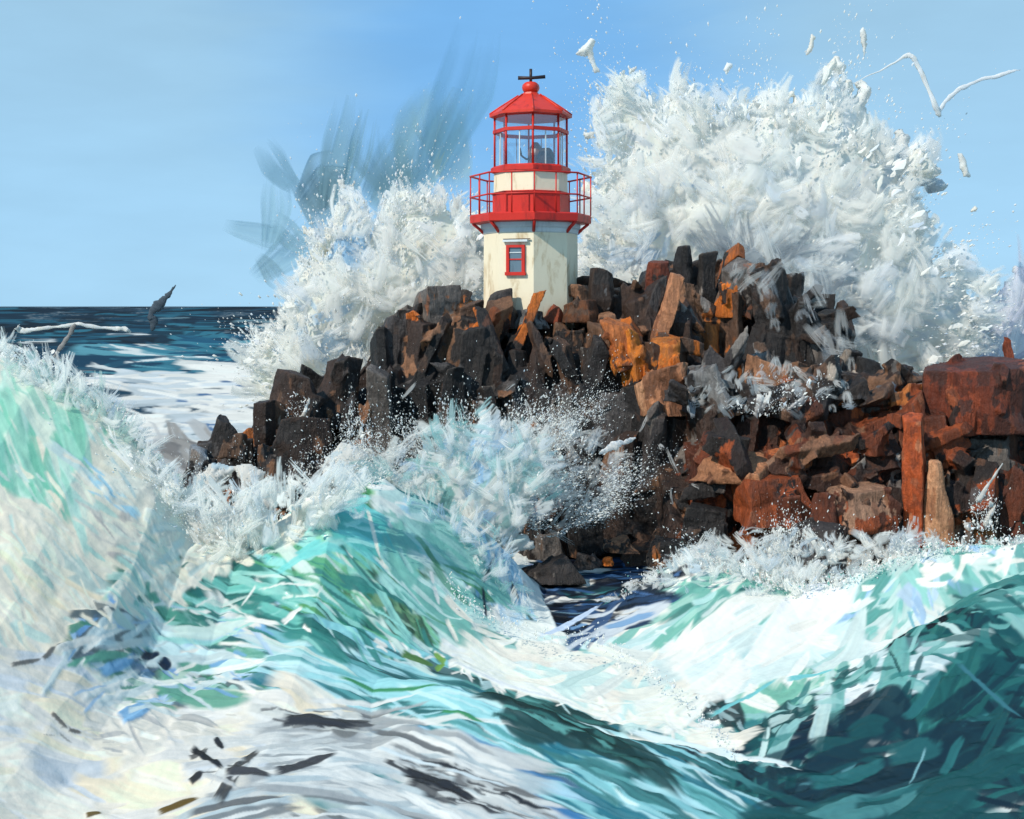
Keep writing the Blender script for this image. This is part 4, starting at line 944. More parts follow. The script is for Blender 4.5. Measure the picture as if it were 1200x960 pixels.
# lamp inside the lantern
lamp = lathe8('lamp', [(8, 196.5), (8, 190), (9, 187), (9.5, 180), (8, 174), (5, 170), (2.5, 167)], M_BROWN, lh, 10)
lamp.location = (.18, 0, 0)
lens = lathe8('lens', [(8, 196), (10, 190), (10.5, 184), (8, 178), (5, 175)], M_DARK, lamp, 10)
lens.location = (.36, -.3, 0)
tube('lamp_arm', [(-.1, 0, lz(186) - LB), (-.35, -.1, lz(187) - LB), (-.52, -.1, lz(183) - LB), (-.58, -.1, lz(174) - LB)], .04, M_DARK, lamp, 6)
tube('lamp_rod', [(-.12, -.1, lz(190) - LB), (-.12, -.1, lz(139) - LB)], .03, M_RED, lamp, 6)

# ------------------------------------------------------------------ spray: bodies with ragged edges, flakes thrown off them, drops
def plume(name, poly, Y, thick, origin, pal_regions, amp=.9, res=.055, k_ang=9, k_rad=.5, soft=.9, hole=0.0, seed=0, relief=.1):
    """a lumpy body of white water: outline at its own distance Y, real thickness front and back"""
    P = np.array(poly, float)
    s = Y / F
    x0, x1 = (P[:, 0].min() - CX - 12) * s, (P[:, 0].max() - CX + 12) * s
    z1, z0 = CAMZ - (P[:, 1].min() - HY - 12) * s, CAMZ - (P[:, 1].max() - HY + 12) * s
    xs = np.arange(x0, x1, res); zs = np.arange(z0, z1, res)
    X, Z = np.meshgrid(xs, zs)
    wp = [((a - CX) * s, CAMZ - (b - HY) * s) for a, b in poly]
    ox, oz = (origin[0] - CX) * s, CAMZ - (origin[1] - HY) * s
    d = polydist(X, Z, wp)
    an = np.arctan2(Z - oz, X - ox); rr = np.hypot(X - ox, Z - oz)
    n1 = fbm(an * k_ang + seed, rr * k_rad + seed, 5, .6); n2 = fbm(X * 1.3 + seed * 3, Z * 1.3, 5, .6)
    d2 = d + amp * ((n1 - .5) * 1.5 + (n2 - .5) * 1.3) - .05
    if hole:
        n3 = fbm(X * .9 + 40 + seed, Z * .9 + an * 2, 5, .62); d2 = np.minimum(d2, (n3 - hole) * 4)
    msk = d2 > 0
    ds = np.clip(d2, 0, .25) + np.clip(np.clip(d, 0, None) + .3 * (d2 - d), 0, None) * np.clip(d2 / .4, 0, 1)
    th = thick * (1 - np.exp(-ds / soft))
    cv = Canvas(X, Z, zs, lambda a0, a1, b0, b1: (max(np.searchsorted(xs, a0) - 1, 0), min(np.searchsorted(xs, a1) + 1, len(xs))), lin((232, 230, 224)))
    mp = lambda px, py: np.stack([(np.asarray(px) - CX) * s, CAMZ - (np.asarray(py) - HY) * s], 1)
    paint(cv, pal_regions, mp)
    bump = relief * 1.6 * (fbm(an * k_ang * .6 + 7, rr * .6, 3) - .5) + relief * 4 * (fbm(X * .7 + 3, Z * .7 + 5, 4) - .5)
    th = blur(th, 2); yf = Y - th - (bump + blur(cv.h, 2)) * np.clip(d2 / .3, 0, 1); yb = Y + th * .9 + .02
    yf = np.where(msk & (d2 > .12), blur(yf, 3), yf)
    id0 = np.full(X.shape, -1); id0[msk] = np.arange(msk.sum()); n = int(msk.sum())
    v = np.concatenate([np.stack([X[msk], yf[msk], Z[msk]], 1), np.stack([X[msk], yb[msk], Z[msk]], 1)])
    a, b, c, e = id0[:-1, :-1], id0[:-1, 1:], id0[1:, 1:], id0[1:, :-1]
    ok = (a >= 0) & (b >= 0) & (c >= 0) & (e >= 0)
    f = np.stack([a[ok], b[ok], c[ok], e[ok]], 1)
    # rim
    from collections import Counter
    ed = np.concatenate([f[:, [0, 1]], f[:, [1, 2]], f[:, [2, 3]], f[:, [3, 0]]])
    key = np.sort(ed, 1); kk = key[:, 0].astype(np.int64) * (n + 1) + key[:, 1]
    u, inv, cnt = np.unique(kk, return_inverse=True, return_counts=True)
    be = ed[cnt[inv] == 1]
    rim = np.stack([be[:, 1], be[:, 0], be[:, 0] + n, be[:, 1] + n], 1)
    faces = np.concatenate([f, f[:, ::-1] + n, rim])
    col = np.clip(cv.col[msk], .02, .9)
    o = mesh_np(name, v, faces, M_SPRAY, vcol=np.concatenate([col, col]), smooth=True)
    return o

def flakes(name, pos, dirs, nrm, ln, wd, col, mat=None, bend=.06):
    """knife-stroke flakes of water: short tapered ribbons with body, N at once"""
    n = len(pos); D = dirs / np.linalg.norm(dirs, axis=1, keepdims=True)
    nrm = nrm - D * (nrm * D).sum(1, keepdims=True); nrm /= np.linalg.norm(nrm, axis=1, keepdims=True) + 1e-9
    Sd = np.cross(D, nrm)
    ts = np.array([-1, -.55, 0, .5, .85, 1.0]); wp = np.array([.25, .85, 1, .8, .45, .1])
    m = len(ts)
    jl = 1 + rng.normal(0, .4, (n, m, 1)); bd = rng.normal(0, bend, (n, 1, 1))
    cen = pos[:, None] + D[:, None] * (ts[None, :, None] * ln[:, None, None] / 2) + nrm[:, None] * (bd * (1 - ts[None, :, None] ** 2) * ln[:, None, None]) + Sd[:, None] * (rng.normal(0, .12, (n, 1, 1)) * (1 - ts[None, :, None] ** 2) * ln[:, None, None])
    hw = wp[None, :, None] * wd[:, None, None] / 2 * jl
    th = nrm[:, None] * (wd[:, None, None] * .07 * wp[None, :, None])
    L_ = cen - Sd[:, None] * hw; R_ = cen + Sd[:, None] * hw; M_ = cen + th; B_ = cen - th
    V = np.stack([L_, M_, R_, B_], 2).reshape(n, m * 4, 3)
    base = []
    for i in range(m - 1):
        for k in range(4):
            k2 = (k + 1) % 4; base.append((i * 4 + k, i * 4 + k2, (i + 1) * 4 + k2, (i + 1) * 4 + k))
    base = np.array(base)
    Fc = (base[None] + (np.arange(n) * m * 4)[:, None, None]).reshape(-1, 4)
    vc = np.repeat(col[:, None], m * 4, 1).reshape(-1, 3)
    return V.reshape(-1, 3), Fc, vc
def drops(pos, r, D, st, col):
    n = len(pos)
    o6 = np.array([(1, 0, 0), (-1, 0, 0), (0, 1, 0), (0, -1, 0), (0, 0, 1), (0, 0, -1)], float)
    f8 = np.array([(0, 2, 4), (2, 1, 4), (1, 3, 4), (3, 0, 4), (2, 0, 5), (1, 2, 5), (3, 1, 5), (0, 3, 5)])
    V = o6[None] * r[:, None, None]
    D = D / (np.linalg.norm(D, axis=1, keepdims=True) + 1e-9)
    al = (V * D[:, None]).sum(2, keepdims=True)
    V = V + D[:, None] * al * st[:, None, None] + pos[:, None]
    return V.reshape(-1, 3), (f8[None] + (np.arange(n) * 6)[:, None, None]).reshape(-1, 3), np.repeat(col[:, None], 6, 1).reshape(-1, 3)
def px_world(p, Y): return np.stack([(p[:, 0] - CX) / F * Y, Y, CAMZ - (p[:, 1] - HY) / F * Y], 1)
def cols_from(pal, n):
    w = np.array([p[3] if len(p) > 3 else 1 for p in pal], float); w /= w.sum()
    L_ = np.array([lin(p[:3]) for p in pal]); return L_[rng.choice(len(pal), n, p=w)] * (0.92 + .12 * rng.random((n, 1)))
WPAL = [(250, 247, 240, 7), (248, 245, 239, 4), (236, 239, 241, 1.2), (214, 224, 232, .35)]
def burst_px(poly, origin, Y, dY, n_fl, n_dr, pal, ln=(.3, 1.0), ratio=.3, rmin=.012, rmax=.05, rim_bias=True, jitter=.35, rim=60):
    """flakes and drops for one splash, thrown outward from its foot"""
    P = np.array(poly, float)
    pts = sample_poly(poly, n_fl)
    if rim_bias:
        d = polydist(pts[:, 0], pts[:, 1], poly); keep = rng.random(n_fl) < np.clip(np.exp(-d / rim) + .04, 0, 1); pts = pts[keep]
    Yv = Y + rng.normal(0, dY, len(pts)) - dY * 1.2
    w = px_world(pts, Yv); o_ = np.array([(origin[0] - CX) / F * Y, Y, CAMZ - (origin[1] - HY) / F * Y])
    D = w - o_; D /= np.linalg.norm(D, axis=1, keepdims=True); D = D + rng.normal(0, jitter, D.shape); D[:, 1] *= .5
    Nn = np.array([-.3, -1, .45]) + rng.normal(0, .14, D.shape)
    L_ = rng.uniform(*ln, len(pts)) * (rng.random(len(pts)) * .8 + .4)
    A = flakes('', w, D, Nn, L_, L_ * ratio * rng.uniform(.5, 1.4, len(pts)), cols_from(pal, len(pts)))
    # drops: beyond the rim too
    pd = sample_poly(poly, n_dr * 2); kn = fbm(pd[:, 0] * .035 + 9, pd[:, 1] * .035, 4); pd = pd[np.argsort(-kn + rng.normal(0, .07, len(kn)))[:n_dr]]; ext = rng.exponential(.12, n_dr)[:, None]
    pd = pd + (pd - np.array(origin)) * ext
    Yd = Y + rng.normal(0, dY, n_dr) - dY
    wd = px_world(pd, Yd); Dd = wd - o_
    rr = rmin + (rmax - rmin) * rng.random(n_dr) ** 4
    B = drops(wd, rr, Dd, rng.uniform(0, 1.6, n_dr), cols_from(pal, n_dr))
    return A, B
def join_build(name, parts, mat=None, smooth=False):
    V, Fs, Cs, off = [], [], [], 0
    for v, f, c in parts:
        V.append(v); Cs.append(c); Fs += [tuple(q) for q in (f + off).tolist()]; off += len(v)
    return mesh_np(name, np.concatenate(V), Fs, mat or M_SPRAY, vcol=np.clip(np.concatenate(Cs), .02, .9), smooth=smooth)

def mist(name, poly, origin, Y, dY, n, ln, wd, pal, al, rim=30, out=.6, jit=.35, reg=None):
    """thin torn sheets of spray thrown outward from the rim of a splash"""
    V, Fs, Cs, Al, off = [], [], [], [], 0
    pts = sample_poly(poly, n * 6)
    if rim:
        d = polydist(pts[:, 0], pts[:, 1], poly); pts = pts[rng.random(len(pts)) < np.exp(-np.clip(d - 4, 0, None) / rim)]
    pts = pts[:n]
    nu, nw = 13, 15
    U, Vv = np.meshgrid(np.linspace(0, 1, nu), np.linspace(-1, 1, nw), indexing='ij')
    i0 = np.arange(nu * nw).reshape(nu, nw); q0 = np.stack([i0[:-1, :-1], i0[:-1, 1:], i0[1:, 1:], i0[1:, :-1]], -1).reshape(-1, 4)
    cs = cols_from(pal, len(pts))
    for k_, (px, py) in enumerate(pts):
        a = math.atan2(py - origin[1], px - origin[0]) + random.gauss(0, jit)
        L_ = random.uniform(*ln); w_ = random.uniform(*wd); y_ = Y + random.gauss(0, dY)
        dx, dy = math.cos(a), math.sin(a)
        p0 = np.array(at(px - dx * L_ * (1 - out), py - dy * L_ * (1 - out), y_)); p1 = np.array(at(px + dx * L_ * out, py + dy * L_ * out, y_ + random.gauss(0, .15)))
        ax = p1 - p0; Lm = np.linalg.norm(ax); ax /= Lm; sd = np.cross(ax, [0, 1, 0]); sd /= np.linalg.norm(sd) + 1e-9; nn = np.cross(sd, ax)
        if nn[1] > 0: nn = -nn
        wm = w_ * Y / F; k = random.random() * 200; bd = random.gauss(0, .35)
        br = vnoise(Vv * 3 + k, U * .9 + k) * .55 + vnoise(Vv * 7 + k, U * 2.2) * .45
        wid = (.55 + .45 * np.clip(U * 2, 0, 1)) * (1 - .12 * U * U)
        v2 = Vv + bd * np.sin(U * 2.4)
        p = p0 + ax * (U * Lm)[..., None] + sd * (v2 * wm / 2 * wid)[..., None] + nn * ((.14 * (1 - Vv * Vv) + .12 * br) * wm * .5)[..., None]
        a_ = al * np.clip((1 - abs(Vv)) * 3 + (br - .6) * 1.5, 0, 1) * np.clip(U * 5, 0, 1) * np.clip((1 - U) * 4 + (vnoise(Vv * 4.5 + k * 2, U * 3 + k) - .62) * 5, 0, 1) * np.clip(br * 4.2 - .6, 0, 1)
        V.append(p.reshape(-1, 3)); Fs.append(q0 + off); off += nu * nw
        Cs.append(np.clip(cs[k_] * (.98 + .1 * br.reshape(-1, 1)), 0, .95)); Al.append(np.clip(a_, 0, 1).ravel())
    o = mesh_np(name, np.concatenate(V), np.concatenate(Fs), M_MIST, vcol=np.concatenate(Cs), alpha=np.concatenate(Al), smooth=True)
    tag(o, kind='stuff'); return o
# big burst behind the right half of the outcrop
RB = [(672, 345), (668, 300), (690, 262), (688, 210), (700, 170), (694, 128), (712, 98), (738, 80), (752, 110), (775, 126), (800, 88), (822, 112), (836, 130), (858, 108), (880, 118), (912, 98), (920, 126), (940, 128), (972, 72), (980, 100), (1000, 118), (1018, 150), (1050, 170), (1078, 168), (1100, 204), (1066, 214), (1082, 250), (1080, 285), (1118, 300), (1140, 330), (1165, 326), (1168, 350), (1150, 400), (1120, 440), (1040, 470), (960, 460), (700, 430)]
rb_reg = [
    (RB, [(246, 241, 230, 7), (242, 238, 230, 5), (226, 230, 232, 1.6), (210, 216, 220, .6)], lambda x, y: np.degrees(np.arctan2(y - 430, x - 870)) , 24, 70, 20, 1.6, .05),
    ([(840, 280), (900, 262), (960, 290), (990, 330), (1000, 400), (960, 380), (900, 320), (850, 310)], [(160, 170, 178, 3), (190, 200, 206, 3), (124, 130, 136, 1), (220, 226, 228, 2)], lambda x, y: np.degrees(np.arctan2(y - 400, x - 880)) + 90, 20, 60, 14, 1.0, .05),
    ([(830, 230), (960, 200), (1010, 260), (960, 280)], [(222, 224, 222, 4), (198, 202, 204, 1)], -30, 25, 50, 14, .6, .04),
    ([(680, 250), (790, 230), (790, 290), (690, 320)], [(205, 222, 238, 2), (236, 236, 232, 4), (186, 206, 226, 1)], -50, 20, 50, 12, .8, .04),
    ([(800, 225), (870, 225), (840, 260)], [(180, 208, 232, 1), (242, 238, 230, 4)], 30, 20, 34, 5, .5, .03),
]
CUR[0] = 'right'
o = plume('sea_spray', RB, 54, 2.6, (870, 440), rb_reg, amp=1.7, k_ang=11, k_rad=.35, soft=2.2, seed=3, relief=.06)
tag(o, kind='stuff')
A, B = burst_px(RB, (870, 440), 53, .8, 2600, 12000, WPAL, ln=(.15, .7), rim=22, rmax=.055)
mist('spray_mist', RB, (870, 440), 52.6, .35, 360, (14, 56), (10, 40), WPAL, .9, rim=20, jit=.7)
mist('spray_mist', [(700, 250), (760, 180), (900, 150), (1040, 240), (1090, 330), (1040, 430), (960, 430), (940, 300), (800, 280)], (870, 440), 51.1, .15, 170, (20, 60), (16, 50), WPAL + [(210, 216, 220, .6)], .8, rim=0, jit=1.3)
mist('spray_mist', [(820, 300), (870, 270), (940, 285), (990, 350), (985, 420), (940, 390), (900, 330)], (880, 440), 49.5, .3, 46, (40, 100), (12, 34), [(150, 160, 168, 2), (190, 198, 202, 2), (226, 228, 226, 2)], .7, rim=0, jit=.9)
# spray spilling over the right shoulder of the rock and down its faces
CUR[0] = 'shoulder'
mist('spray_mist', [(850, 300), (930, 290), (985, 340), (1010, 440), (960, 450), (920, 400), (880, 340)], (860, 200), 42.0, .4, 34, (14, 50), (8, 22), WPAL + [(170, 180, 188, 3)], .34, rim=0, jit=.7)
CUR[0] = 'ledge'
mist('spray_mist', [(800, 440), (880, 420), (990, 440), (1000, 480), (880, 490), (800, 480)], (900, 300), 38.6, .4, 70, (8, 26), (6, 16), WPAL + [(170, 176, 180, 2)], .5, rim=0, jit=1.4)
CUR[0] = 'right'
mist('spray_mist', [(690, 290), (760, 280), (770, 310), (700, 330)], (730, 360), 45.2, .4, 26, (14, 40), (8, 20), WPAL + [(150, 156, 162, 2)], .65, rim=0, jit=.8)
CUR[0] = 'front'
mist('spray_mist', [(440, 420), (640, 430), (760, 460), (1120, 500), (1120, 600), (760, 600), (640, 500), (460, 500)], (700, 100), 38.0, .6, 22, (8, 34), (3, 7), WPAL, .6, rim=0, jit=.6)
# stray clots high above the burst
CUR[0] = 'clots'
frag_reg = lambda pl: [(pl, [(246, 241, 230, 4), (236, 236, 232, 2)], -60, 20, 24, 6, 1.2, .03)]
for pl in [[(672, 64), (684, 50), (692, 42), (700, 46), (694, 58), (702, 84), (696, 86), (688, 66)], [(944, 66), (950, 36), (956, 44), (952, 60)], [(1006, 36), (1012, 24), (1018, 40), (1015, 74), (1010, 66)], [(954, 100), (966, 76), (978, 66), (982, 74), (974, 92), (966, 102)],
           [(1056, 206), (1070, 170), (1080, 172), (1104, 202), (1090, 210)], [(1122, 180), (1128, 178), (1138, 206), (1144, 210), (1128, 208)], [(1136, 248), (1142, 240), (1148, 244), (1144, 250)], [(848, 82), (852, 74), (858, 76), (852, 86)], [(826, 90), (832, 84), (834, 92), (829, 98)]]:
    o = plume('spray_fragments', pl, 52.5, .25, (880, 440), frag_reg(pl), amp=.22, res=.03, k_ang=20, soft=.3, seed=pl[0][0]); tag(o, kind='stuff')
CUR[0] = 'right'
o = join_build('spray_fragments', [A, B]); tag(o, kind='stuff')
CUR[0] = 'lilac'
LL = [(1128, 470), (1136, 400), (1130, 372), (1152, 350), (1170, 356), (1196, 318), (1240, 300), (1300, 330), (1300, 470)]
o = plume('sea_spray', LL, 57, 1.2, (1180, 480), [(LL, [(222, 222, 232, 4), (232, 233, 238, 3), (242, 242, 242, 2), (200, 200, 216, 1)], lambda x, y: -60 + 0 * x, 18, 60, 14, 1.6, .05)], amp=1.4, k_ang=9, soft=1.6, seed=77, relief=.04); tag(o, kind='stuff')
mist('spray_mist', LL, (1180, 500), 56.2, .4, 60, (40, 110), (14, 36), [(226, 226, 236, 3), (240, 240, 242, 3), (206, 206, 222, 1)], .85, rim=30)
# left burst
CUR[0] = 'left'
LBP = [(285, 450), (280, 420), (300, 395), (330, 372), (338, 340), (352, 312), (366, 300), (360, 270), (384, 262), (396, 235), (408, 218), (420, 240), (436, 262), (452, 240), (470, 225), (505, 228), (530, 236), (560, 250), (590, 280), (590, 380), (500, 400), (440, 420), (400, 470), (330, 490)]
lb_reg = [
    (LBP, [(246, 240, 226, 7), (240, 236, 226, 4), (226, 230, 230, 1.2), (196, 218, 234, .6)], lambda x, y: np.degrees(np.arctan2(y - 470, x - 400)), 24, 60, 18, 1.6, .05),
    ([(410, 260), (440, 262), (430, 300), (410, 300)], [(170, 206, 234, 2), (232, 232, 228, 1)], -60, 20, 40, 12, .9, .04),
    ([(520, 290), (566, 280), (566, 330), (520, 330)], [(186, 206, 220, 2), (226, 228, 226, 2), (150, 168, 180, .7)], -40, 25, 40, 12, .9, .04),
    ([(385, 360), (425, 380), (420, 430), (390, 420)], [(190, 212, 230, 2), (236, 234, 228, 3)], -60, 20, 40, 12, .8, .04),
]
o = plume('sea_spray', LBP, 50, 1.8, (430, 470), lb_reg, amp=1.3, k_ang=10, k_rad=.4, soft=1.6, seed=21, relief=.05); tag(o, kind='stuff')
A, B = burst_px(LBP, (430, 480), 49.2, .6, 1300, 7000, WPAL, ln=(.12, .5), rim=18, rmax=.055)
o = join_build('spray_fragments', [A, B]); tag(o, kind='stuff')

mist('spray_mist', LBP, (430, 480), 48.9, .3, 220, (12, 44), (8, 32), WPAL, .9, rim=16, jit=.7)
mist('spray_mist', [(330, 380), (400, 290), (470, 260), (560, 280), (560, 330), (440, 380), (380, 440), (320, 440)], (430, 480), 47.9, .2, 80, (18, 56), (10, 38), WPAL, .8, rim=0, jit=1.3)
# spray thrown up in front of the dark cliff by the middle wave
CUR[0] = 'front'
FP = [(430, 600), (436, 560), (456, 540), (474, 548), (486, 520), (508, 528), (530, 508), (552, 515), (572, 492), (592, 506), (620, 520), (648, 528), (640, 560), (628, 600), (610, 650), (560, 660), (480, 640)]
fp_reg = [(FP, [(242, 240, 234, 6), (214, 230, 228, 3), (172, 210, 206, 1.6), (190, 216, 232, 1.2), (140, 186, 182, .6)], lambda x, y: np.degrees(np.arctan2(y - 650, x - 540)), 30, 50, 16, 1.6, .05),
          ([(560, 520), (600, 510), (600, 560), (565, 560)], [(170, 206, 234, 2), (205, 224, 236, 2)], -60, 20, 40, 12, .8, .04)]
o = plume('sea_spray', FP, 35.2, .8, (530, 660), fp_reg, amp=1.3, res=.035, soft=.9, seed=33, k_ang=8, relief=.05); tag(o, kind='stuff')
A, B = burst_px([(400, 560), (450, 510), (560, 480), (660, 490), (720, 540), (720, 600), (620, 640), (450, 620)], (550, 640), 36, .6, 260, 26000, WPAL, ln=(.05, .2), rmin=.004, rmax=.024, rim_bias=False)
C2, D2 = burst_px([(600, 560), (640, 490), (700, 480), (740, 560), (700, 620), (620, 620)], (600, 620), 37, .5, 20, 12000, WPAL, ln=(.1, .25), rmin=.004, rmax=.016, rim_bias=False)
o = join_build('spray_fragments', [A, B, C2, D2]); tag(o, kind='stuff')

mist('spray_mist', [(420, 590), (440, 530), (490, 505), (560, 478), (640, 505), (660, 560), (630, 620), (480, 630)], (545, 680), 34.5, .3, 260, (14, 48), (8, 24), WPAL + [(190, 224, 222, 4), (160, 210, 206, 2), (186, 212, 234, 1)], .72, rim=0, jit=.9)
mist('spray_mist', [(600, 590), (630, 500), (690, 490), (735, 540), (720, 600), (650, 630)], (610, 640), 36.6, .4, 110, (10, 40), (4, 14), WPAL, .5, rim=0, jit=.7)
# foam piled among the rocks of the left spur and along the foot of the red cliff
def froth(poly, origin, Y, thick, n_fl, n_dr, seed, hole=.47, amp=.4, pal=None, frag=(.05, .22)):
    rg = [(poly, pal or [(236, 232, 224, 6), (226, 222, 214, 3), (205, 208, 206, 1), (196, 216, 224, .6)], lambda x, y: np.degrees(np.arctan2(y - origin[1], x - origin[0])), 40, 34, 12, 1.5, .04)]
    o = plume('wave_foam', poly, Y, thick, origin, rg, amp=amp, res=.03, soft=.4, seed=seed, hole=hole, k_ang=5, k_rad=1.0, relief=.06); tag(o, kind='stuff')
    A, B = burst_px(poly, origin, Y - .3, .3, n_fl, n_dr, WPAL, ln=frag, rmin=.005, rmax=.024, rim_bias=False, jitter=.6)
    o = join_build('spray_fragments', [A, B]); tag(o, kind='stuff')
CUR[0] = 'spur'
froth([(190, 590), (215, 570), (250, 540), (290, 545), (330, 560), (370, 540), (400, 520), (430, 530), (440, 580), (390, 600), (330, 620), (240, 640)], (300, 680), 34.6, .4, 160, 4000, 51, hole=.40)
froth([(140, 520), (180, 545), (215, 590), (260, 600), (310, 590), (360, 575), (420, 560), (405, 590), (340, 612), (300, 640), (250, 655), (215, 680), (180, 690), (150, 660), (120, 600)], (300, 720), 29.2, .35, 120, 3000, 58, hole=.30, amp=.5)
CUR[0] = 'spur'
mist('spray_mist', [(120, 510), (200, 560), (300, 570), (430, 540), (430, 600), (300, 640), (200, 690), (140, 640)], (300, 760), 28.9, .2, 260, (12, 56), (6, 24), WPAL, .85, rim=0, jit=.8)
CUR[0] = 'crest'
mist('spray_mist', [(0, 400), (60, 420), (140, 475), (215, 560), (250, 610), (200, 600), (120, 500), (40, 450), (0, 430)], (60, 640), 29.5, .3, 180, (10, 46), (5, 18), WPAL + [(196, 220, 210, 2)], .75, rim=0, jit=.6)
CUR[0] = 'foot'
mist('spray_mist', [(780, 670), (830, 630), (900, 615), (980, 630), (1080, 620), (1120, 640), (1100, 690), (960, 700)], (950, 780), 33.0, .3, 240, (10, 34), (6, 20), WPAL, .8, rim=0, jit=.8)
CUR[0] = 'crestr'
mist('spray_mist', [(700, 710), (760, 670), (830, 640), (1000, 670), (1210, 625), (1210, 650), (1050, 670), (900, 705), (780, 690)], (900, 900), 31.0, .4, 160, (8, 28), (6, 18), WPAL, .8, rim=0, jit=.9)
CUR[0] = 'spur'
CUR[0] = 'crest'
mist('spray_mist', [(445, 580), (520, 590), (585, 610), (612, 680), (640, 745), (600, 735), (540, 700), (470, 620)], (480, 760), 31.6, .4, 110, (10, 36), (6, 18), WPAL + [(170, 214, 210, 4), (186, 214, 234, 2)], .7, rim=0, jit=.9)
froth([(400, 520), (412, 480), (432, 500), (440, 560), (420, 590)], (420, 620), 36.0, .25, 60, 1200, 52, hole=.47)
CUR[0] = 'foot'
froth([(790, 670), (800, 640), (830, 645), (870, 655), (895, 630), (920, 615), (960, 630), (990, 650), (960, 690), (880, 700)], (900, 730), 33.6, .4, 260, 3200, 53, hole=.46)
froth([(1000, 690), (1015, 660), (1040, 640), (1060, 628), (1090, 640), (1110, 650), (1090, 675), (1040, 690)], (1050, 720), 33.2, .35, 120, 1500, 54, hole=.44)
CUR[0] = 'jetend'
froth([(1130, 620), (1140, 590), (1160, 560), (1172, 590), (1168, 625)], (1150, 640), 35.5, .2, 40, 500, 55, hole=.5)
CUR[0] = 'ledge'
froth([(840, 480), (870, 470), (930, 440), (960, 445), (965, 470), (900, 490)], (900, 520), 38.2, .2, 60, 400, 56, hole=.52, pal=[(214, 210, 206, 3), (180, 178, 178, 2), (150, 146, 144, 1)])
CUR[0] = 'spur'
froth([(330, 480), (345, 460), (372, 470), (360, 490), (340, 500)], (350, 520), 38.6, .15, 20, 120, 57, hole=.5)
CUR[0] = 'crest'
# crest fringe along the ridges of the waves
def fringe(pts, Y, n, ln, pal, up=(0, -.3, 1), nd=0):
    P = np.array(pts, float); seg = rng.integers(0, len(P) - 1, n + nd); t = rng.random(n + nd); t = np.where(rng.random(n + nd) < .75, np.round(t * 9) / 9 + rng.normal(0, .02, n + nd), t)
    q = P[seg] + (P[seg + 1] - P[seg]) * t[:, None]; q[:, 1] += rng.normal(2, 5, n + nd) - rng.exponential(4, n + nd)
    Yv = np.interp(q[:, 0], P[:, 0], [Y] * len(P)) if np.isscalar(Y) else np.interp(q[:, 0], P[:, 0], Y)
    w = px_world(q, Yv + rng.normal(-.2, .25, n + nd))
    D = np.array(up) + rng.normal(0, .6, w.shape)
    A = flakes('', w[:n], D[:n], np.array([-.3, -1, .5]) + rng.normal(0, .3, (n, 3)), rng.uniform(*ln, n), rng.uniform(*ln, n) * .3, cols_from(pal, n))
    B = drops(w[n:], .005 + .02 * rng.random(nd) ** 3, D[n:], rng.uniform(0, 1, nd), cols_from(pal, nd))
    return A, B
A1, B1 = fringe([(-20, 408), (60, 430), (130, 480), (200, 562), (236, 618)], [31, 30.5, 30, 29.5, 29.5], 260, (.05, .24), WPAL + [(170, 190, 184, 1)], nd=5000)
A2, B2 = fringe([(730, 700), (800, 655), (860, 670), (920, 690), (985, 685), (1060, 652), (1130, 642), (1210, 634)], [32, 32, 31.5, 31, 31, 31, 30.5, 30], 260, (.05, .2), WPAL + [(140, 196, 188, 2)], nd=5000)
A3, B3 = fringe([(240, 640), (290, 630), (340, 606), (400, 578), (450, 566)], [29.5, 30, 30.5, 31, 32], 100, (.05, .2), WPAL + [(130, 200, 196, 2)], nd=1500)
A4, B4 = fringe([(520, 690), (560, 715), (620, 745), (700, 750), (780, 800), (860, 880)], [30, 29, 28, 27, 24, 21], 60, (.04, .14), WPAL, nd=900)
o = join_build('spray_fragments', [A1, B1, A2, B2, A3, B3, A4, B4]); tag(o, kind='stuff')

# blue-grey veils of drifting spray in the sky left of the tower
def veils(name, specs, Y):
    V, Fs, Cs, Al, off = [], [], [], [], 0
    for (x0, y0), (x1, y1), wpx, c, al in specs:
        p0, p1 = np.array(at(x0, y0, Y)), np.array(at(x1, y1, Y + random.uniform(-1, 1)))
        ax = p1 - p0; L_ = np.linalg.norm(ax); ax /= L_
        sd = np.cross(ax, [0, 1, 0]); sd /= np.linalg.norm(sd); nn = np.cross(sd, ax); wm = wpx * Y / F
        nu, nw = 24, 26
        u, v = np.meshgrid(np.linspace(0, 1, nu), np.linspace(-1, 1, nw), indexing='ij')
        k = random.random() * 100
        br = vnoise(v * 4 + k, u * .8 + k) * .6 + vnoise(v * 11 + k, u * 1.5) * .4
        wid = (.35 + .65 * np.clip(u * 1.6, 0, 1)) * (1 - .35 * u * u) + .12 * (br - .5); v0 = v + .35 * np.sin(u * 2.2 + k)
        p = p0 + ax * (u * L_)[..., None] + sd * (v0 * wm / 2 * wid)[..., None] + nn * ((.12 * (1 - v * v) + .1 * br) * wm * .4)[..., None]
        a = 1.2 * al * np.clip((1 - abs(v)) * 6 + (br - .6) * 2, 0, 1) * np.clip(u * 6, 0, 1) * np.clip((1 - u) * 2.2 + (br - .6) * 1.2, 0, 1) * np.clip(br * 2.2 + .05, 0, 1)
        i = np.arange(nu * nw).reshape(nu, nw) + off
        Fs.append(np.stack([i[:-1, :-1], i[:-1, 1:], i[1:, 1:], i[1:, :-1]], -1).reshape(-1, 4))
        V.append(p.reshape(-1, 3)); Cs.append(lin(c) * (.8 + .4 * br.reshape(-1, 1))); Al.append(a.ravel()); off += nu * nw
    return mesh_np(name, np.concatenate(V), np.concatenate(Fs), M_MIST, vcol=np.clip(np.concatenate(Cs) * 1.25, 0, .9), alpha=np.concatenate(Al), smooth=True)
CUR[0] = 'veil'
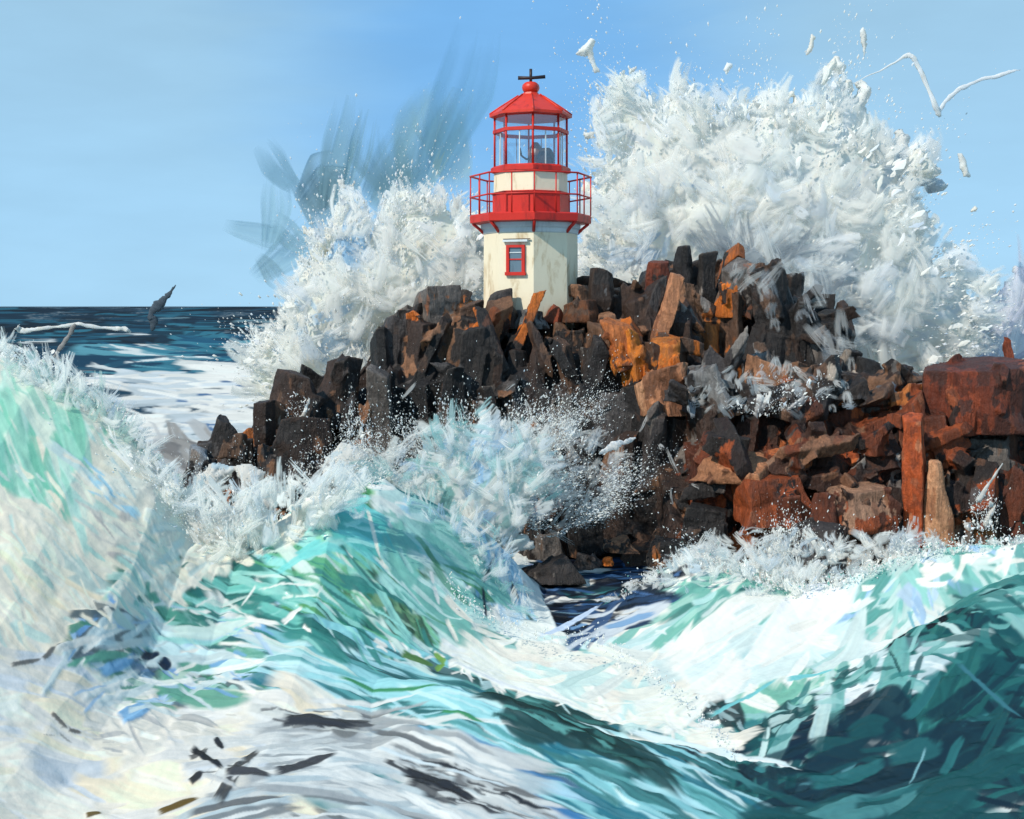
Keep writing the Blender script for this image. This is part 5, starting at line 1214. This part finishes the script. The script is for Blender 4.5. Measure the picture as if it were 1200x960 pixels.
o = veils('spray_mist', [
    ((385, 250), (405, 110), 54, (126, 156, 164), .62), ((350, 240), (410, 205), 80, (123, 149, 157), .62), ((352, 222), (305, 168), 46, (130, 164, 176), .55), ((378, 270), (345, 200), 70, (120, 147, 157), .6),
    ((400, 235), (436, 130), 46, (129, 159, 165), .55), ((430, 240), (475, 140), 80, (135, 164, 171), .55), ((470, 235), (450, 145), 90, (141, 171, 178), .5), ((500, 225), (552, 30), 90, (112, 157, 183), .5),
    ((485, 235), (530, 100), 100, (142, 169, 165), .5), ((530, 225), (512, 100), 80, (152, 173, 164), .45), ((295, 325), (365, 262), 60, (142, 175, 186), .5), ((310, 295), (325, 205), 50, (146, 178, 188), .5),
    ((300, 300), (335, 335), 34, (126, 154, 164), .5), ((262, 262), (355, 295), 44, (154, 185, 195), .45), ((470, 232), (525, 236), 34, (132, 147, 143), .5), ((370, 295), (315, 258), 40, (135, 164, 172), .5), ((420, 210), (360, 235), 60, (132, 159, 167), .5), ((440, 255), (500, 200), 80, (138, 168, 174), .5)], 55)
tag(o, kind='stuff')
# each splash is one mass: its body, sheets and drops become one object
for key, (name, label, cat) in {
    'right': ('sea_spray', 'huge white burst of spray rising behind the rocks right of the lighthouse', 'spray'),
    'left': ('sea_spray', 'white burst of spray rising behind the rocks left of the lighthouse', 'spray'),
    'lilac': ('sea_spray', 'pale lilac spray at the far right edge behind the large red block', 'spray'),
    'clots': ('spray_clots', 'small white clots of water flung high above the huge burst', 'spray'),
    'shoulder': ('spray_veil', 'thin grey-white spray streaming over the black slabs at the right end of the crest', 'spray'),
    'ledge': ('wave_foam', 'greyish foam lying on the lower rock shelf under the black slabs', 'foam'),
    'front': ('sea_spray', 'white splash thrown up against the dark cliff below the lighthouse', 'spray'),
    'spur': ('wave_foam', 'white foam heaped over the foot of the dark left spur', 'foam'),
    'crest': ('wave_spray', 'fringe of fine spray along the wave crests', 'spray'),
    'crestr': ('wave_foam', 'torn white foam along the crest of the turquoise wave at right', 'foam'),
    'foot': ('wave_foam', 'white splashes breaking at the foot of the red cliff', 'foam'),
    'jetend': ('wave_foam', 'small white splash in front of the dark right end of the cliff', 'foam'),
    'veil': ('spray_mist', 'blue-grey veils of drifting spray in the sky left of the lighthouse', 'spray')}.items():
    obs = SPRAY.get(key, [])
    if not obs: continue
    if len(obs) > 1:
        with bpy.context.temp_override(active_object=obs[0], object=obs[0], selected_objects=obs, selected_editable_objects=obs):
            bpy.ops.object.join()
    o = obs[0]; o.name = name; o['label'] = label; o['category'] = cat; o['kind'] = 'stuff'

# jets: long threads of water thrown clear of the waves
def jet(pts, Y, label, colour, name='spray_jet'):
    v, f = [], []
    q = np.array(pts, float); tt = np.linspace(0, len(q) - 1, (len(q) - 1) * 6 + 1)
    pts = np.stack([np.interp(tt, np.arange(len(q)), q[:, k]) for k in range(3)], 1)
    for k in (0, 1):
        c_ = pts[:, k].copy(); c_[1:-1] = (c_[:-2] + 2 * c_[1:-1] + c_[2:]) / 4; pts[:, k] = c_
    pts[:, 1] += (fbm(tt * 1.7 + Y, tt * 0 + q[0, 0], 3) - .5) * 4 * (np.minimum(tt, tt[-1] - tt) > .3)
    pts[:, 2] *= .45 + 1.1 * fbm(tt * 2.3 + q[0, 0], tt * 0 + 3, 3)
    yj = Y + np.cumsum(rng.normal(0, .02, len(pts)))
    P = [at(px, py, y_) for (px, py, w), y_ in zip(pts, yj)]; n = 8
    for i, p in enumerate(P):
        t = (P[min(i + 1, len(P) - 1)] - P[max(i - 1, 0)]).normalized(); a = t.cross(Vector((0, 1, 0))).normalized(); b = t.cross(a)
        r = pts[i][2] / 2 * Y / F
        for k in range(n):
            q = 6.28318 * k / n; v.append(tuple(p + a * math.cos(q) * r * random.uniform(.8, 1.2) + b * math.sin(q) * r * .35))
    for i in range(len(P) - 1):
        for k in range(n):
            j = (k + 1) % n; f.append((i * n + k, i * n + j, (i + 1) * n + j, (i + 1) * n + k))
    f.append(tuple(range(n))[::-1]); f.append(tuple((len(P) - 1) * n + k for k in range(n)))
    vc = np.array([lin(colour) * random.uniform(.8, 1.15) for _ in v])
    o = mesh_np(name, v, f, M_SPRAY, vcol=np.clip(vc, .01, .9), smooth=True); tag(o, label, 'spray', 'threads of water thrown up by the waves'); return o
jet([(20, 383, 8), (24, 388, 5), (40, 387, 4), (65, 383, 4), (88, 380, 5), (110, 383, 4), (135, 386, 5), (148, 385, 7), (153, 390, 3)], 40, 'white wing-shaped thread of spray hanging over the dark sea', (246, 243, 234))
jet([(88, 380, 4), (80, 394, 5), (70, 408, 4), (62, 420, 5), (58, 434, 3)], 39.8, 'pale grey thread dropping from the wing-shaped spray to the crest', (176, 172, 168))
jet([(66, 412, 3), (70, 425, 4), (76, 442, 3)], 39.6, 'short white thread on the crest below the wing-shaped spray', (226, 224, 220))
jet([(206, 334, 1.2), (200, 343, 4), (192, 352, 8), (184, 360, 11), (176, 368, 8), (180, 378, 9), (178, 388, 3)], 60, 'dark grey jet of water rising through the horizon on the left', (96, 108, 118))
jet([(1000, 98, 1), (1030, 84, 1.5), (1058, 68, 3), (1067, 65, 7), (1074, 72, 5), (1086, 100, 4), (1098, 128, 7), (1102, 137, 3)], 52, 'white zigzag thread of spray high in the sky at right', (250, 247, 240))
jet([(1100, 132, 5), (1108, 118, 5), (1125, 104, 4), (1150, 92, 4), (1180, 86, 5), (1196, 82, 1)], 52, 'curved white thread ending the zigzag, sweeping right', (246, 246, 244))
jet([(702, 532, 3), (712, 526, 7), (724, 520, 9), (734, 517, 6), (745, 513, 2)], 36.8, 'white splash thread in front of the dark rock above the pool', (238, 238, 236))
jet([(1146, 588, 8), (1156, 572, 5), (1164, 560, 3), (1175, 543, 2)], 36, 'thin white jet in front of the dark right end of the cliff', (230, 228, 222))
